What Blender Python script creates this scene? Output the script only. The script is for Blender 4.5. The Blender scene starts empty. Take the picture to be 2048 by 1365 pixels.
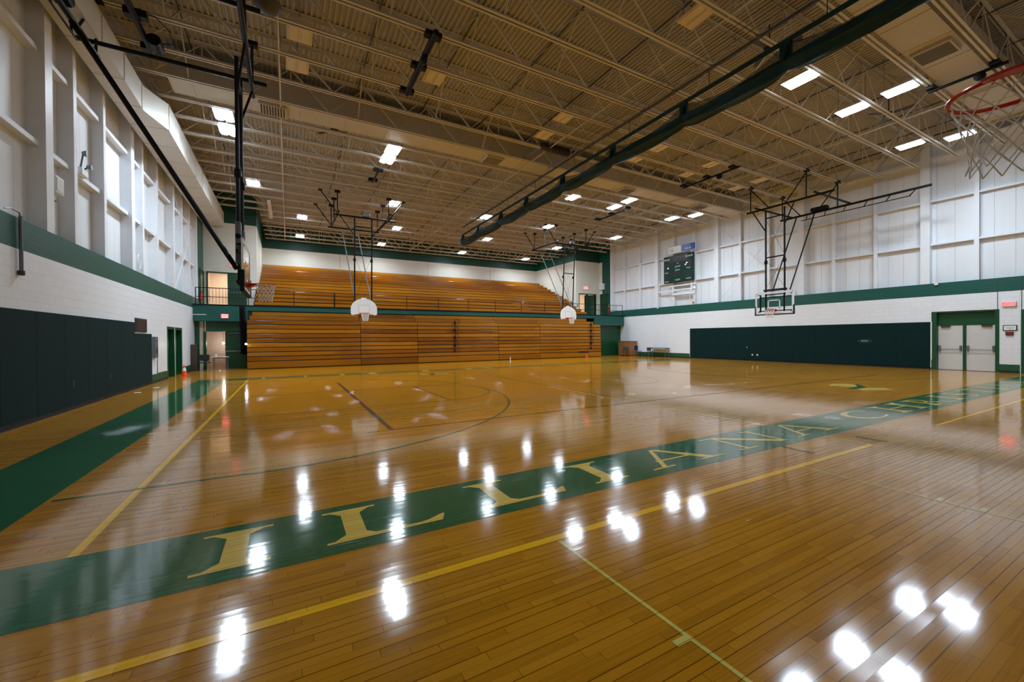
import bpy, math, random
from mathutils import Vector, Matrix
random.seed(7)
S = bpy.context.scene
COL = S.collection
PI = math.pi

# ------------------------------------------------------------------ camera
YAW, PITCH, ROLL = math.radians(28.85), math.radians(-0.414), math.radians(-0.398)
HC = 1.65
fw = Vector((math.sin(YAW)*math.cos(PITCH), math.cos(YAW)*math.cos(PITCH), math.sin(PITCH)))
rt = Vector((math.cos(YAW), -math.sin(YAW), 0))
up = rt.cross(fw)
cx_ = rt*math.cos(ROLL) + up*math.sin(ROLL)
cy_ = -rt*math.sin(ROLL) + up*math.cos(ROLL)
cam = bpy.data.cameras.new('camera')
cam.sensor_width = 36.0
cam.lens = 812.44/2048*36
cam.clip_start = 0.05
cam.clip_end = 200
camo = bpy.data.objects.new('camera', cam)
COL.objects.link(camo)
M = Matrix.Identity(4)
for i in range(3):
    M[i][0], M[i][1], M[i][2] = cx_[i], cy_[i], -fw[i]
M[0][3], M[1][3], M[2][3] = 0, 0, HC
camo.matrix_world = M
S.camera = camo

# ------------------------------------------------------------------ materials
def nt(name):
    m = bpy.data.materials.new(name)
    m.use_nodes = True
    n = m.node_tree.nodes
    return m, n, m.node_tree.links, n['Principled BSDF']

def mk(name, col, rough=0.5, metal=0.0, var=0.12, scale=3.0, spec=0.5, bump=0.0, bscale=60, coat=0.0):
    m, n, l, b = nt(name)
    b.inputs['Roughness'].default_value = rough
    b.inputs['Metallic'].default_value = metal
    b.inputs['Specular IOR Level'].default_value = spec
    b.inputs['Coat Weight'].default_value = coat
    tc = n.new('ShaderNodeTexCoord')
    no = n.new('ShaderNodeTexNoise')
    no.inputs['Scale'].default_value = scale
    no.inputs['Detail'].default_value = 4
    l.new(tc.outputs['Object'], no.inputs['Vector'])
    mx = n.new('ShaderNodeMix'); mx.data_type = 'RGBA'
    lo = tuple(max(0, c*(1-var)) for c in col); hi = tuple(min(1, c*(1+var)) for c in col)
    mx.inputs['A'].default_value = (*lo, 1); mx.inputs['B'].default_value = (*hi, 1)
    l.new(no.outputs['Fac'], mx.inputs['Factor'])
    l.new(mx.outputs['Result'], b.inputs['Base Color'])
    if bump:
        n2 = n.new('ShaderNodeTexNoise'); n2.inputs['Scale'].default_value = bscale
        l.new(tc.outputs['Object'], n2.inputs['Vector'])
        bp = n.new('ShaderNodeBump'); bp.inputs['Strength'].default_value = bump
        bp.inputs['Distance'].default_value = 0.01
        l.new(n2.outputs['Fac'], bp.inputs['Height'])
        l.new(bp.outputs['Normal'], b.inputs['Normal'])
    return m

def emit(name, col, strength):
    m, n, l, b = nt(name)
    b.inputs['Base Color'].default_value = (*col, 1)
    b.inputs['Emission Color'].default_value = (*col, 1)
    b.inputs['Emission Strength'].default_value = strength
    return m

def math_n(n, l, op, a, b=None, c=None):
    x = n.new('ShaderNodeMath'); x.operation = op
    for i, v in enumerate((a, b, c)):
        if v is None: continue
        if isinstance(v, (int, float)): x.inputs[i].default_value = v
        else: l.new(v, x.inputs[i])
    return x.outputs[0]

def floor_mat(name, paint=None, pvar=0.12):
    """strip maple boards along x; paint = colour laid over the same boards"""
    m, n, l, b = nt(name)
    geo = n.new('ShaderNodeNewGeometry')
    sp = n.new('ShaderNodeSeparateXYZ'); l.new(geo.outputs['Position'], sp.inputs[0])
    x, y = sp.outputs[0], sp.outputs[1]
    W = 0.0585
    ry = math_n(n, l, 'DIVIDE', y, W)
    row = math_n(n, l, 'FLOOR', ry); fy = math_n(n, l, 'FRACT', ry)
    wn = n.new('ShaderNodeTexWhiteNoise'); wn.noise_dimensions = '1D'; l.new(row, wn.inputs['W'])
    rr = wn.outputs['Value']
    xs = math_n(n, l, 'ADD', math_n(n, l, 'DIVIDE', x, 0.75), math_n(n, l, 'MULTIPLY', rr, 37.0))
    colm = math_n(n, l, 'FLOOR', xs); fx = math_n(n, l, 'FRACT', xs)
    cv = n.new('ShaderNodeCombineXYZ'); l.new(row, cv.inputs[0]); l.new(colm, cv.inputs[1])
    w2 = n.new('ShaderNodeTexWhiteNoise'); w2.noise_dimensions = '2D'; l.new(cv.outputs[0], w2.inputs['Vector'])
    cr = w2.outputs['Value']
    # grain
    gv = n.new('ShaderNodeCombineXYZ')
    l.new(math_n(n, l, 'MULTIPLY', x, 2.2), gv.inputs[0]); l.new(math_n(n, l, 'MULTIPLY', y, 70.0), gv.inputs[1])
    l.new(math_n(n, l, 'MULTIPLY', cr, 30.0), gv.inputs[2])
    gn = n.new('ShaderNodeTexNoise'); gn.inputs['Scale'].default_value = 1.0; gn.inputs['Detail'].default_value = 3
    l.new(gv.outputs[0], gn.inputs['Vector'])
    # gaps : every row a seam, some rows opened wide
    w3 = n.new('ShaderNodeTexWhiteNoise'); w3.noise_dimensions = '1D'
    l.new(math_n(n, l, 'ADD', row, 0.37), w3.inputs['W'])
    gw = math_n(n, l, 'MULTIPLY_ADD', math_n(n, l, 'GREATER_THAN', w3.outputs['Value'], 0.55), 0.075, 0.022)
    seam = math_n(n, l, 'LESS_THAN', fy, gw)
    ends = math_n(n, l, 'LESS_THAN', fx, 0.004)
    gap = math_n(n, l, 'MAXIMUM', seam, ends)
    big = n.new('ShaderNodeTexNoise'); big.inputs['Scale'].default_value = 0.35; big.inputs['Detail'].default_value = 3
    l.new(geo.outputs['Position'], big.inputs['Vector'])
    if paint is None:
        f = math_n(n, l, 'ADD', math_n(n, l, 'MULTIPLY_ADD', cr, 0.36, 0.10), math_n(n, l, 'MULTIPLY', gn.outputs['Fac'], 0.5))
        f = math_n(n, l, 'MULTIPLY_ADD', math_n(n, l, 'SUBTRACT', big.outputs['Fac'], 0.5), 0.35, f)
        rp = n.new('ShaderNodeValToRGB'); l.new(f, rp.inputs['Fac'])
        e = rp.color_ramp.elements
        e[0].position = 0.1; e[0].color = (0.26, 0.105, 0.0045, 1)
        e[1].position = 0.95; e[1].color = (0.54, 0.252, 0.016, 1)
        k = e.new(0.5); k.color = (0.46, 0.194, 0.008, 1)
        base = rp.outputs['Color']; dark = 0.34
    else:
        mx = n.new('ShaderNodeMix'); mx.data_type = 'RGBA'
        mx.inputs['A'].default_value = (*[c*(1-pvar) for c in paint], 1)
        mx.inputs['B'].default_value = (*[c*(1+pvar) for c in paint], 1)
        l.new(math_n(n, l, 'MULTIPLY_ADD', cr, 0.5, math_n(n, l, 'MULTIPLY', gn.outputs['Fac'], 0.5)), mx.inputs['Factor'])
        base = mx.outputs['Result']; dark = 0.55
    dk = n.new('ShaderNodeMix'); dk.data_type = 'RGBA'; dk.blend_type = 'MULTIPLY'
    l.new(base, dk.inputs['A']); dk.inputs['B'].default_value = (dark, dark*0.9, dark*0.85, 1)
    l.new(gap, dk.inputs['Factor'])
    l.new(dk.outputs['Result'], b.inputs['Base Color'])
    # gloss
    b.inputs['Roughness'].default_value = 0.13
    sn = n.new('ShaderNodeTexNoise'); sn.inputs['Scale'].default_value = 1.7; sn.inputs['Detail'].default_value = 6
    l.new(geo.outputs['Position'], sn.inputs['Vector'])
    l.new(math_n(n, l, 'MULTIPLY_ADD', sn.outputs['Fac'], 0.08, 0.05), b.inputs['Roughness'])
    b.inputs['Specular IOR Level'].default_value = 0.55
    # cupped boards + open seams
    c0 = math_n(n, l, 'SUBTRACT', fy, 0.5)
    cup = math_n(n, l, 'MULTIPLY', math_n(n, l, 'MULTIPLY', c0, c0), math_n(n, l, 'MULTIPLY_ADD', rr, 0.9, -0.15))
    tilt = math_n(n, l, 'MULTIPLY', c0, math_n(n, l, 'MULTIPLY_ADD', cr, 0.5, -0.25))
    h = math_n(n, l, 'ADD', cup, tilt)
    h = math_n(n, l, 'MULTIPLY_ADD', gap, -0.5, h)
    h = math_n(n, l, 'MULTIPLY_ADD', sn.outputs['Fac'], 0.08, h)
    bp = n.new('ShaderNodeBump'); bp.inputs['Strength'].default_value = 1.0
    bp.inputs['Distance'].default_value = 0.00075
    l.new(h, bp.inputs['Height']); l.new(bp.outputs['Normal'], b.inputs['Normal'])
    return m

def block_mat(name, col, axis='y', rough=0.45):
    m, n, l, b = nt(name)
    geo = n.new('ShaderNodeNewGeometry')
    sp = n.new('ShaderNodeSeparateXYZ'); l.new(geo.outputs['Position'], sp.inputs[0])
    cv = n.new('ShaderNodeCombineXYZ')
    l.new(sp.outputs[1 if axis == 'y' else 0], cv.inputs[0]); l.new(sp.outputs[2], cv.inputs[1])
    br = n.new('ShaderNodeTexBrick')
    br.inputs['Scale'].default_value = 1.0
    br.inputs['Brick Width'].default_value = 0.41; br.inputs['Row Height'].default_value = 0.205
    br.inputs['Mortar Size'].default_value = 0.006; br.inputs['Mortar Smooth'].default_value = 0.3
    br.inputs['Color1'].default_value = (*[c*0.97 for c in col], 1); br.inputs['Color2'].default_value = (*col, 1)
    br.inputs['Mortar'].default_value = (*[c*0.88 for c in col], 1)
    l.new(cv.outputs[0], br.inputs['Vector']); l.new(br.outputs['Color'], b.inputs['Base Color'])
    bp = n.new('ShaderNodeBump'); bp.inputs['Strength'].default_value = 0.6; bp.inputs['Distance'].default_value = 0.006
    bp.invert = True
    l.new(br.outputs['Fac'], bp.inputs['Height']); l.new(bp.outputs['Normal'], b.inputs['Normal'])
    b.inputs['Roughness'].default_value = rough
    return m

def panel_mat(name, col, pitch=0.61):
    """painted metal liner panel with vertical seams and faint streaks"""
    m, n, l, b = nt(name)
    geo = n.new('ShaderNodeNewGeometry')
    sp = n.new('ShaderNodeSeparateXYZ'); l.new(geo.outputs['Position'], sp.inputs[0])
    fr = math_n(n, l, 'FRACT', math_n(n, l, 'DIVIDE', sp.outputs[1], pitch))
    seam = math_n(n, l, 'LESS_THAN', fr, 0.025)
    cv = n.new('ShaderNodeCombineXYZ')
    l.new(math_n(n, l, 'MULTIPLY', sp.outputs[1], 5.0), cv.inputs[0]); l.new(math_n(n, l, 'MULTIPLY', sp.outputs[2], 0.5), cv.inputs[1])
    no = n.new('ShaderNodeTexNoise'); no.inputs['Scale'].default_value = 1.0; no.inputs['Detail'].default_value = 5
    l.new(cv.outputs[0], no.inputs['Vector'])
    mx = n.new('ShaderNodeMix'); mx.data_type = 'RGBA'
    mx.inputs['A'].default_value = (*[c*0.93 for c in col], 1); mx.inputs['B'].default_value = (*col, 1)
    l.new(math_n(n, l, 'MULTIPLY_ADD', no.outputs['Fac'], 1.2, 0.1), mx.inputs['Factor'])
    d = n.new('ShaderNodeMix'); d.data_type = 'RGBA'; d.blend_type = 'MULTIPLY'
    l.new(mx.outputs['Result'], d.inputs['A']); d.inputs['B'].default_value = (0.8, 0.8, 0.8, 1); l.new(seam, d.inputs['Factor'])
    l.new(d.outputs['Result'], b.inputs['Base Color'])
    bp = n.new('ShaderNodeBump'); bp.inputs['Distance'].default_value = 0.01; bp.invert = True
    l.new(seam, bp.inputs['Height']); l.new(bp.outputs['Normal'], b.inputs['Normal'])
    b.inputs['Roughness'].default_value = 0.5
    return m

def board_mat(name, c0, c1, c2, rough=0.25):
    """varnished bleacher boards: grain along x, each board its own tone"""
    m, n, l, b = nt(name)
    geo = n.new('ShaderNodeNewGeometry'); oi = n.new('ShaderNodeObjectInfo')
    sp = n.new('ShaderNodeSeparateXYZ'); l.new(geo.outputs['Position'], sp.inputs[0])
    r = oi.outputs['Random']
    cv = n.new('ShaderNodeCombineXYZ')
    l.new(math_n(n, l, 'MULTIPLY_ADD', r, 40.0, math_n(n, l, 'MULTIPLY', sp.outputs[0], 0.7)), cv.inputs[0])
    l.new(math_n(n, l, 'MULTIPLY', sp.outputs[1], 25.0), cv.inputs[1]); l.new(math_n(n, l, 'MULTIPLY', sp.outputs[2], 25.0), cv.inputs[2])
    no = n.new('ShaderNodeTexNoise'); no.inputs['Scale'].default_value = 1.0; no.inputs['Detail'].default_value = 4
    l.new(cv.outputs[0], no.inputs['Vector'])
    # each board length (4 m) its own tone as well
    w = n.new('ShaderNodeTexWhiteNoise'); w.noise_dimensions = '2D'
    c2v = n.new('ShaderNodeCombineXYZ')
    l.new(math_n(n, l, 'FLOOR', math_n(n, l, 'DIVIDE', math_n(n, l, 'MULTIPLY_ADD', r, 9.0, sp.outputs[0]), 3.6)), c2v.inputs[0])
    l.new(math_n(n, l, 'MULTIPLY', r, 100.0), c2v.inputs[1]); l.new(c2v.outputs[0], w.inputs['Vector'])
    f = math_n(n, l, 'MULTIPLY_ADD', no.outputs['Fac'], 0.45, math_n(n, l, 'MULTIPLY', r, 0.5))
    f = math_n(n, l, 'MULTIPLY_ADD', w.outputs['Value'], 0.16, f)
    rp = n.new('ShaderNodeValToRGB'); l.new(f, rp.inputs['Fac'])
    e = rp.color_ramp.elements
    e[0].position = 0.12; e[0].color = (*c0, 1); e[1].position = 0.9; e[1].color = (*c2, 1)
    k = e.new(0.42); k.color = (*c1, 1)
    l.new(rp.outputs['Color'], b.inputs['Base Color'])
    b.inputs['Specular IOR Level'].default_value = 0.32
    b.inputs['Roughness'].default_value = rough
    return m

def net_mat(name, col, cell=0.05, solid=0.42):
    """open mesh netting: threads with see-through holes"""
    m, n, l, b = nt(name)
    b.inputs['Base Color'].default_value = (*col, 1)
    b.inputs['Roughness'].default_value = 0.8
    geo = n.new('ShaderNodeNewGeometry')
    sp = n.new('ShaderNodeSeparateXYZ'); l.new(geo.outputs['Position'], sp.inputs[0])
    fa = math_n(n, l, 'FRACT', math_n(n, l, 'DIVIDE', math_n(n, l, 'ADD', sp.outputs[1], sp.outputs[2]), cell))
    fb = math_n(n, l, 'FRACT', math_n(n, l, 'DIVIDE', math_n(n, l, 'SUBTRACT', sp.outputs[1], sp.outputs[2]), cell))
    a = math_n(n, l, 'MAXIMUM', math_n(n, l, 'LESS_THAN', fa, solid/2), math_n(n, l, 'LESS_THAN', fb, solid/2))
    l.new(a, b.inputs['Alpha'])
    return m

MAT = {}
MAT['floor'] = floor_mat('maple_floor')
MAT['f_green'] = floor_mat('green_floor_paint', (0.016, 0.105, 0.038))
MAT['f_yellow'] = floor_mat('gold_floor_paint', (0.68, 0.46, 0.095))
MAT['f_amber'] = floor_mat('amber_floor_paint', (0.86, 0.46, 0.010))
MAT['f_lime'] = floor_mat('olive_floor_paint', (0.62, 0.52, 0.12))
MAT['f_dgreen'] = floor_mat('dark_green_line_paint', (0.02, 0.075, 0.035))
MAT['f_navy'] = floor_mat('dark_line_paint', (0.03, 0.032, 0.045))
MAT['white_block'] = block_mat('white_block', (0.80, 0.825, 0.87))
MAT['green_block'] = block_mat('green_block', (0.002, 0.080, 0.060))
MAT['green_base'] = block_mat('green_base_block', (0.006, 0.085, 0.030))
MAT['cream_block_x'] = block_mat('cream_block_x', (0.80, 0.775, 0.69), 'x')
MAT['cream_block_y'] = block_mat('cream_block_y', (0.80, 0.775, 0.69), 'y')
MAT['green_block_x'] = block_mat('green_block_x', (0.003, 0.052, 0.034), 'x')
MAT['panel'] = panel_mat('white_liner_panel', (0.79, 0.81, 0.85))
MAT['steel_white'] = mk('white_painted_steel', (0.77, 0.79, 0.83), 0.45, var=0.06)
MAT['deck'] = mk('painted_roof_deck', (0.42, 0.392, 0.35), 0.6, var=0.08, scale=0.6)
MAT['joist'] = mk('painted_joist_steel', (0.60, 0.565, 0.51), 0.55, var=0.08)
MAT['rod'] = mk('dark_bridging_steel', (0.06, 0.05, 0.042), 0.6)
MAT['duct'] = mk('painted_duct_metal', (0.66, 0.63, 0.57), 0.5, var=0.05)
MAT['duct_tan'] = mk('tan_duct_metal', (0.52, 0.48, 0.41), 0.55, var=0.05)
MAT['grille'] = mk('dark_grille', (0.05, 0.04, 0.03), 0.6)
MAT['black'] = mk('black_painted_steel', (0.004, 0.0045, 0.006), 0.5, spec=0.22)
MAT['black_soft'] = mk('black_rubber', (0.008, 0.008, 0.008), 0.7)
MAT['grey_steel'] = mk('grey_steel', (0.16, 0.18, 0.21), 0.35, metal=0.4)
MAT['chrome'] = mk('chrome', (0.6, 0.6, 0.62), 0.2, metal=1.0, var=0.03)
MAT['mat_green'] = mk('dark_green_vinyl', (0.0022, 0.0185, 0.0190), 0.7, var=0.1, spec=0.12, bump=0.05, bscale=40)
MAT['curtain'] = mk('dark_teal_vinyl', (0.003, 0.027, 0.029), 0.5, var=0.3, scale=2.0, spec=0.2)
MAT['net_dark'] = net_mat('dark_green_netting', (0.010, 0.018, 0.012), 0.03, 0.85)
MAT['dark_cloth'] = mk('dark_brown_cloth', (0.006, 0.004, 0.004), 0.9, var=0.3, spec=0.1)
MAT['wood'] = board_mat('varnished_bleacher_board', (0.11, 0.026, 0.002), (0.27, 0.093, 0.0035), (0.43, 0.175, 0.008))
MAT['wood_up'] = board_mat('varnished_upper_board', (0.13, 0.032, 0.002), (0.31, 0.106, 0.0045), (0.48, 0.195, 0.010), 0.2)
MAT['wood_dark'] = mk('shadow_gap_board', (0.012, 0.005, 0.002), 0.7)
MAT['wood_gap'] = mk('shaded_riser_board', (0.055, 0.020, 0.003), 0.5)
MAT['oak'] = board_mat('oak_veneer', (0.16, 0.06, 0.02), (0.25, 0.11, 0.04), (0.33, 0.16, 0.06), 0.4)
MAT['door_green'] = mk('green_door_paint', (0.003, 0.050, 0.016), 0.4, var=0.08)
MAT['frame_green'] = mk('green_frame_paint', (0.003, 0.062, 0.022), 0.35, var=0.08)
MAT['door_white'] = mk('white_door_paint', (0.62, 0.61, 0.60), 0.4, var=0.04)
MAT['teal'] = mk('teal_fascia_paint', (0.004, 0.082, 0.068), 0.4, var=0.08)
MAT['white'] = mk('white_paint', (0.84, 0.85, 0.87), 0.35, var=0.03)
MAT['white_net'] = mk('white_cord', (0.75, 0.74, 0.72), 0.8, var=0.05)
MAT['red'] = mk('red_enamel', (0.50, 0.010, 0.008), 0.25, var=0.08)
MAT['orange'] = mk('orange_plastic', (0.85, 0.05, 0.008), 0.4, var=0.05)
MAT['blue_pad'] = mk('blue_seat_plastic', (0.015, 0.02, 0.10), 0.4)
MAT['grey_plastic'] = mk('blue_grey_plastic', (0.03, 0.05, 0.065), 0.4)
MAT['board_green'] = mk('scoreboard_green', (0.002, 0.030, 0.020), 0.5, var=0.08, spec=0.25)
MAT['blue_sign'] = mk('blue_sign_face', (0.006, 0.06, 0.42), 0.3, var=0.05)
MAT['dark_lamp'] = mk('dark_digit_window', (0.022, 0.010, 0.011), 0.3)
MAT['amber_lamp'] = emit('white_lamp_dot', (0.9, 0.95, 0.9), 1.5)
MAT['text_white'] = mk('white_lettering', (0.7, 0.75, 0.72), 0.5)
MAT['tan_wall'] = mk('tan_wall_paint', (0.58, 0.50, 0.44), 0.7, var=0.06)
MAT['pink_wall'] = mk('warm_white_wall', (0.80, 0.70, 0.60), 0.7, var=0.05)
MAT['lens'] = emit('lit_lens', (0.74, 0.88, 1.0), 26.0)
MAT['lens_off'] = mk('unlit_lens', (0.70, 0.60, 0.44), 0.4)
MAT['warm_lamp'] = emit('warm_room_lamp', (1.0, 0.80, 0.62), 20.0)
MAT['dim_lamp'] = emit('corridor_bulb', (1.0, 0.86, 0.72), 70.0)
MAT['exit_red'] = emit('exit_red', (1.0, 0.02, 0.03), 3.2)
MAT['exit_back'] = mk('exit_face', (0.78, 0.55, 0.55), 0.4)
MAT['exit_glow'] = emit('exit_lit_face', (1.0, 0.20, 0.22), 1.1)
MAT['brown'] = mk('brown_metal', (0.045, 0.03, 0.024), 0.5)
MAT['cream_plastic'] = mk('cream_plastic', (0.7, 0.68, 0.6), 0.5)
MAT['olive'] = mk('olive_dome', (0.06, 0.055, 0.025), 0.5)

def glass_mat():
    m, n, l, b = nt('clear_glass')
    b.inputs['Base Color'].default_value = (0.93, 0.97, 0.97, 1)
    b.inputs['Roughness'].default_value = 0.03
    b.inputs['Transmission Weight'].default_value = 1.0
    b.inputs['IOR'].default_value = 1.15
    no = n.new('ShaderNodeTexNoise'); no.inputs['Scale'].default_value = 2.0
    l.new(math_n(n, l, 'MULTIPLY', no.outputs['Fac'], 0.06), b.inputs['Roughness'])
    return m
MAT['glass'] = glass_mat()

# ------------------------------------------------------------------ mesh builder
class MB:
    def __init__(self): self.v = []; self.f = []; self.cut = []
    def add(self, vs, fs):
        self.cut.append((len(self.v), len(self.f)))
        o = len(self.v); self.v += [tuple(p) for p in vs]; self.f += [tuple(i+o for i in f) for f in fs]
    def box(self, x0, x1, y0, y1, z0, z1):
        x0, x1 = min(x0, x1), max(x0, x1); y0, y1 = min(y0, y1), max(y0, y1); z0, z1 = min(z0, z1), max(z0, z1)
        self.add([(x0,y0,z0),(x1,y0,z0),(x1,y1,z0),(x0,y1,z0),(x0,y0,z1),(x1,y0,z1),(x1,y1,z1),(x0,y1,z1)],
                 [(0,3,2,1),(4,5,6,7),(0,1,5,4),(1,2,6,5),(2,3,7,6),(3,0,4,7)]); return self
    def rbox(self, x0, x1, y0, y1, z0, z1, b=0.01):
        """box with chamfered edges (octagonal along z, chamfer at top and bottom)"""
        def ring(i, z): return [(x0+b+i,y0+i,z),(x1-b-i,y0+i,z),(x1-i,y0+b+i,z),(x1-i,y1-b-i,z),(x1-b-i,y1-i,z),(x0+b+i,y1-i,z),(x0+i,y1-b-i,z),(x0+i,y0+b+i,z)]
        vs = ring(b*0.7, z0)+ring(0, z0+b)+ring(0, z1-b)+ring(b*0.7, z1)
        fs = [tuple(range(7,-1,-1)), tuple(range(24,32))]
        for k in range(3):
            for i in range(8):
                j = (i+1) % 8; fs.append((k*8+i, k*8+j, k*8+8+j, k*8+8+i))
        self.add(vs, fs); return self
    def beam(self, p0, p1, w, h, upv=(0,0,1)):
        p0, p1 = Vector(p0), Vector(p1); d = (p1-p0).normalized(); u = Vector(upv)
        if abs(d.dot(u)) > 0.98: u = Vector((0,1,0))
        s = d.cross(u).normalized(); u = s.cross(d)
        c = [s*(-w/2)+u*(-h/2), s*(w/2)+u*(-h/2), s*(w/2)+u*(h/2), s*(-w/2)+u*(h/2)]
        self.add([p0+a for a in c]+[p1+a for a in c], [(3,2,1,0),(4,5,6,7),(0,1,5,4),(1,2,6,5),(2,3,7,6),(3,0,4,7)]); return self
    def path(self, pts, r, n=8, closed=False, cap=True):
        pts = [Vector(p) for p in pts]; N = len(pts); vs = []; prev = None
        rs = r if isinstance(r, (list, tuple)) else [r]*N
        for i, p in enumerate(pts):
            if closed: d = pts[(i+1) % N]-pts[i-1]
            else: d = pts[min(i+1, N-1)]-pts[max(i-1, 0)]
            d.normalize()
            if prev is None:
                a = Vector((0,0,1)) if abs(d.z) < 0.9 else Vector((1,0,0))
                s = d.cross(a).normalized()
            else:
                s = (prev - d*prev.dot(d))
                s = s.normalized() if s.length > 1e-6 else d.orthogonal().normalized()
            prev = s; u = s.cross(d)
            for k in range(n):
                a = 2*PI*k/n; vs.append(p + s*(math.cos(a)*rs[i]) + u*(math.sin(a)*rs[i]))
        fs = []
        for i in range(N if closed else N-1):
            j = (i+1) % N
            for k in range(n):
                m = (k+1) % n; fs.append((i*n+k, i*n+m, j*n+m, j*n+k))
        if cap and not closed: fs += [tuple(range(n-1,-1,-1)), tuple(range((N-1)*n, N*n))]
        self.add(vs, fs); return self
    def tube(self, p0, p1, r, n=8): return self.path([p0, p1], r, n)
    def lathe(self, c, prof, n=16, axis='z'):
        vs = []
        for (r, h) in prof:
            for k in range(n):
                a = 2*PI*k/n; q = (r*math.cos(a), r*math.sin(a), h)
                if axis == 'x': q = (h, q[0], q[1])
                elif axis == 'y': q = (q[0], h, q[1])
                vs.append((c[0]+q[0], c[1]+q[1], c[2]+q[2]))
        fs = []
        for i in range(len(prof)-1):
            for k in range(n):
                m = (k+1) % n; fs.append((i*n+k, i*n+m, (i+1)*n+m, (i+1)*n+k))
        fs += [tuple(range(n-1,-1,-1)), tuple(range((len(prof)-1)*n, len(prof)*n))]
        self.add(vs, fs); return self
    def flat(self, pts, z):
        self.add([(p[0], p[1], z) for p in pts], [tuple(range(len(pts)))]); return self
    def prism(self, pts, axis, a, b):
        """2D outline extruded along an axis: x -> (y,z), y -> (x,z), z -> (x,y)"""
        def P(p, t): return {'x': (t, p[0], p[1]), 'y': (p[0], t, p[1]), 'z': (p[0], p[1], t)}[axis]
        n = len(pts)
        fs = [tuple(range(n-1,-1,-1)), tuple(range(n, 2*n))]
        for i in range(n): j = (i+1) % n; fs.append((i, j, n+j, n+i))
        self.add([P(p, a) for p in pts]+[P(p, b) for p in pts], fs); return self
    def strip(self, pts, w, z, closed=False):
        """flat ribbon on the floor; w = width or list"""
        N = len(pts); vs = []
        for i in range(N):
            if closed: a, b = pts[i-1], pts[(i+1) % N]
            else: a, b = pts[max(i-1,0)], pts[min(i+1,N-1)]
            dx, dy = b[0]-a[0], b[1]-a[1]; L = math.hypot(dx, dy) or 1
            ww = (w[i] if isinstance(w, (list, tuple)) else w)/2
            nx, ny = -dy/L*ww, dx/L*ww
            vs += [(pts[i][0]+nx, pts[i][1]+ny, z), (pts[i][0]-nx, pts[i][1]-ny, z)]
        fs = []
        for i in range(N if closed else N-1):
            j = (i+1) % N; fs.append((2*i+1, 2*j+1, 2*j, 2*i))
        self.add(vs, fs); return self
    def build_each(self, name, mat, parent=None, smooth=False):
        """every shape added to this builder becomes a part of its own"""
        cuts = self.cut + [(len(self.v), len(self.f))]
        for (v0, f0), (v1, f1) in zip(cuts[:-1], cuts[1:]):
            q = MB(); q.v = self.v[v0:v1]; q.f = [tuple(i-v0 for i in f) for f in self.f[f0:f1]]
            q.build(name, mat, parent, smooth)
    def build(self, name, mat, parent=None, smooth=False):
        me = bpy.data.meshes.new(name)
        off = parent_origin(parent)
        me.from_pydata([(p[0]-off[0], p[1]-off[1], p[2]-off[2]) for p in self.v], [], self.f)
        me.materials.append(MAT[mat] if isinstance(mat, str) else mat)
        if smooth:
            me.polygons.foreach_set('use_smooth', [True]*len(me.polygons))
            try: me.set_sharp_from_angle(angle=math.radians(40))
            except Exception: pass
        me.update()
        o = bpy.data.objects.new(name, me); COL.objects.link(o)
        if parent is not None: o.parent = parent
        return o

def parent_origin(p):
    v = Vector((0,0,0))
    while p is not None:
        v += p.location; p = p.parent
    return v

def thing(name, label, cat, loc=(0,0,0), group=None):
    o = bpy.data.objects.new(name, None); COL.objects.link(o)
    o.empty_display_size = 0.1
    o.location = loc; o['label'] = label; o['category'] = cat
    if group: o['group'] = group
    return o
def tag(o, label, cat, group=None):
    o['label'] = label; o['category'] = cat
    if group: o['group'] = group
    return o
def struct(o): o['kind'] = 'structure'; return o
def dup(root, loc, label=None, group=None):
    def cp(o, parent):
        c = o.copy(); COL.objects.link(c); c.parent = parent
        for ch in list(o.children): cp(ch, c)
        return c
    r = cp(root, None); r.location = loc
    if label: r['label'] = label
    if group: r['group'] = group
    return r
def text(body, size, mat, parent, loc, rot, name='lettering', align='CENTER'):
    cu = bpy.data.curves.new(name, 'FONT'); cu.body = body; cu.size = size; cu.align_x = align; cu.align_y = 'CENTER'
    cu.extrude = 0.002; cu.materials.append(MAT[mat])
    tmp = bpy.data.objects.new('tmp_text', cu); me = bpy.data.meshes.new_from_object(tmp); me.name = name
    bpy.data.objects.remove(tmp); bpy.data.curves.remove(cu)
    if not me.materials: me.materials.append(MAT[mat])
    o = bpy.data.objects.new(name, me); COL.objects.link(o)
    off = parent_origin(parent)
    o.location = (loc[0]-off[0], loc[1]-off[1], loc[2]-off[2]); o.rotation_euler = rot; o.parent = parent
    return o
ROT_FROM_LEFT = (PI/2, 0, -PI/2)    # reads on a face looking towards -x (right wall)
ROT_FRONT = (PI/2, 0, 0)            # reads on a face looking towards -y (far wall)
ORD = ['first','second','third','fourth','fifth','sixth','seventh','eighth','ninth','tenth','eleventh','twelfth','thirteenth','fourteenth','fifteenth','sixteenth','seventeenth','eighteenth']

# ------------------------------------------------------------------ dimensions
XL, XR = -4.57, 27.26
YF, YT, YB = -3.2, 31.3, 38.4       # wall behind the camera, tower wall, wall behind the upper bleachers
YBL = 27.06                          # front of the folded bleachers
YM = 27.95                           # mezzanine edge
ZM = 3.66
ZD = 11.0                            # underside of the roof deck
ZJ = 9.72                            # underside of the joists
XTL, XTR = -1.75, 24.3               # side walls of the upper bleachers

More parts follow.
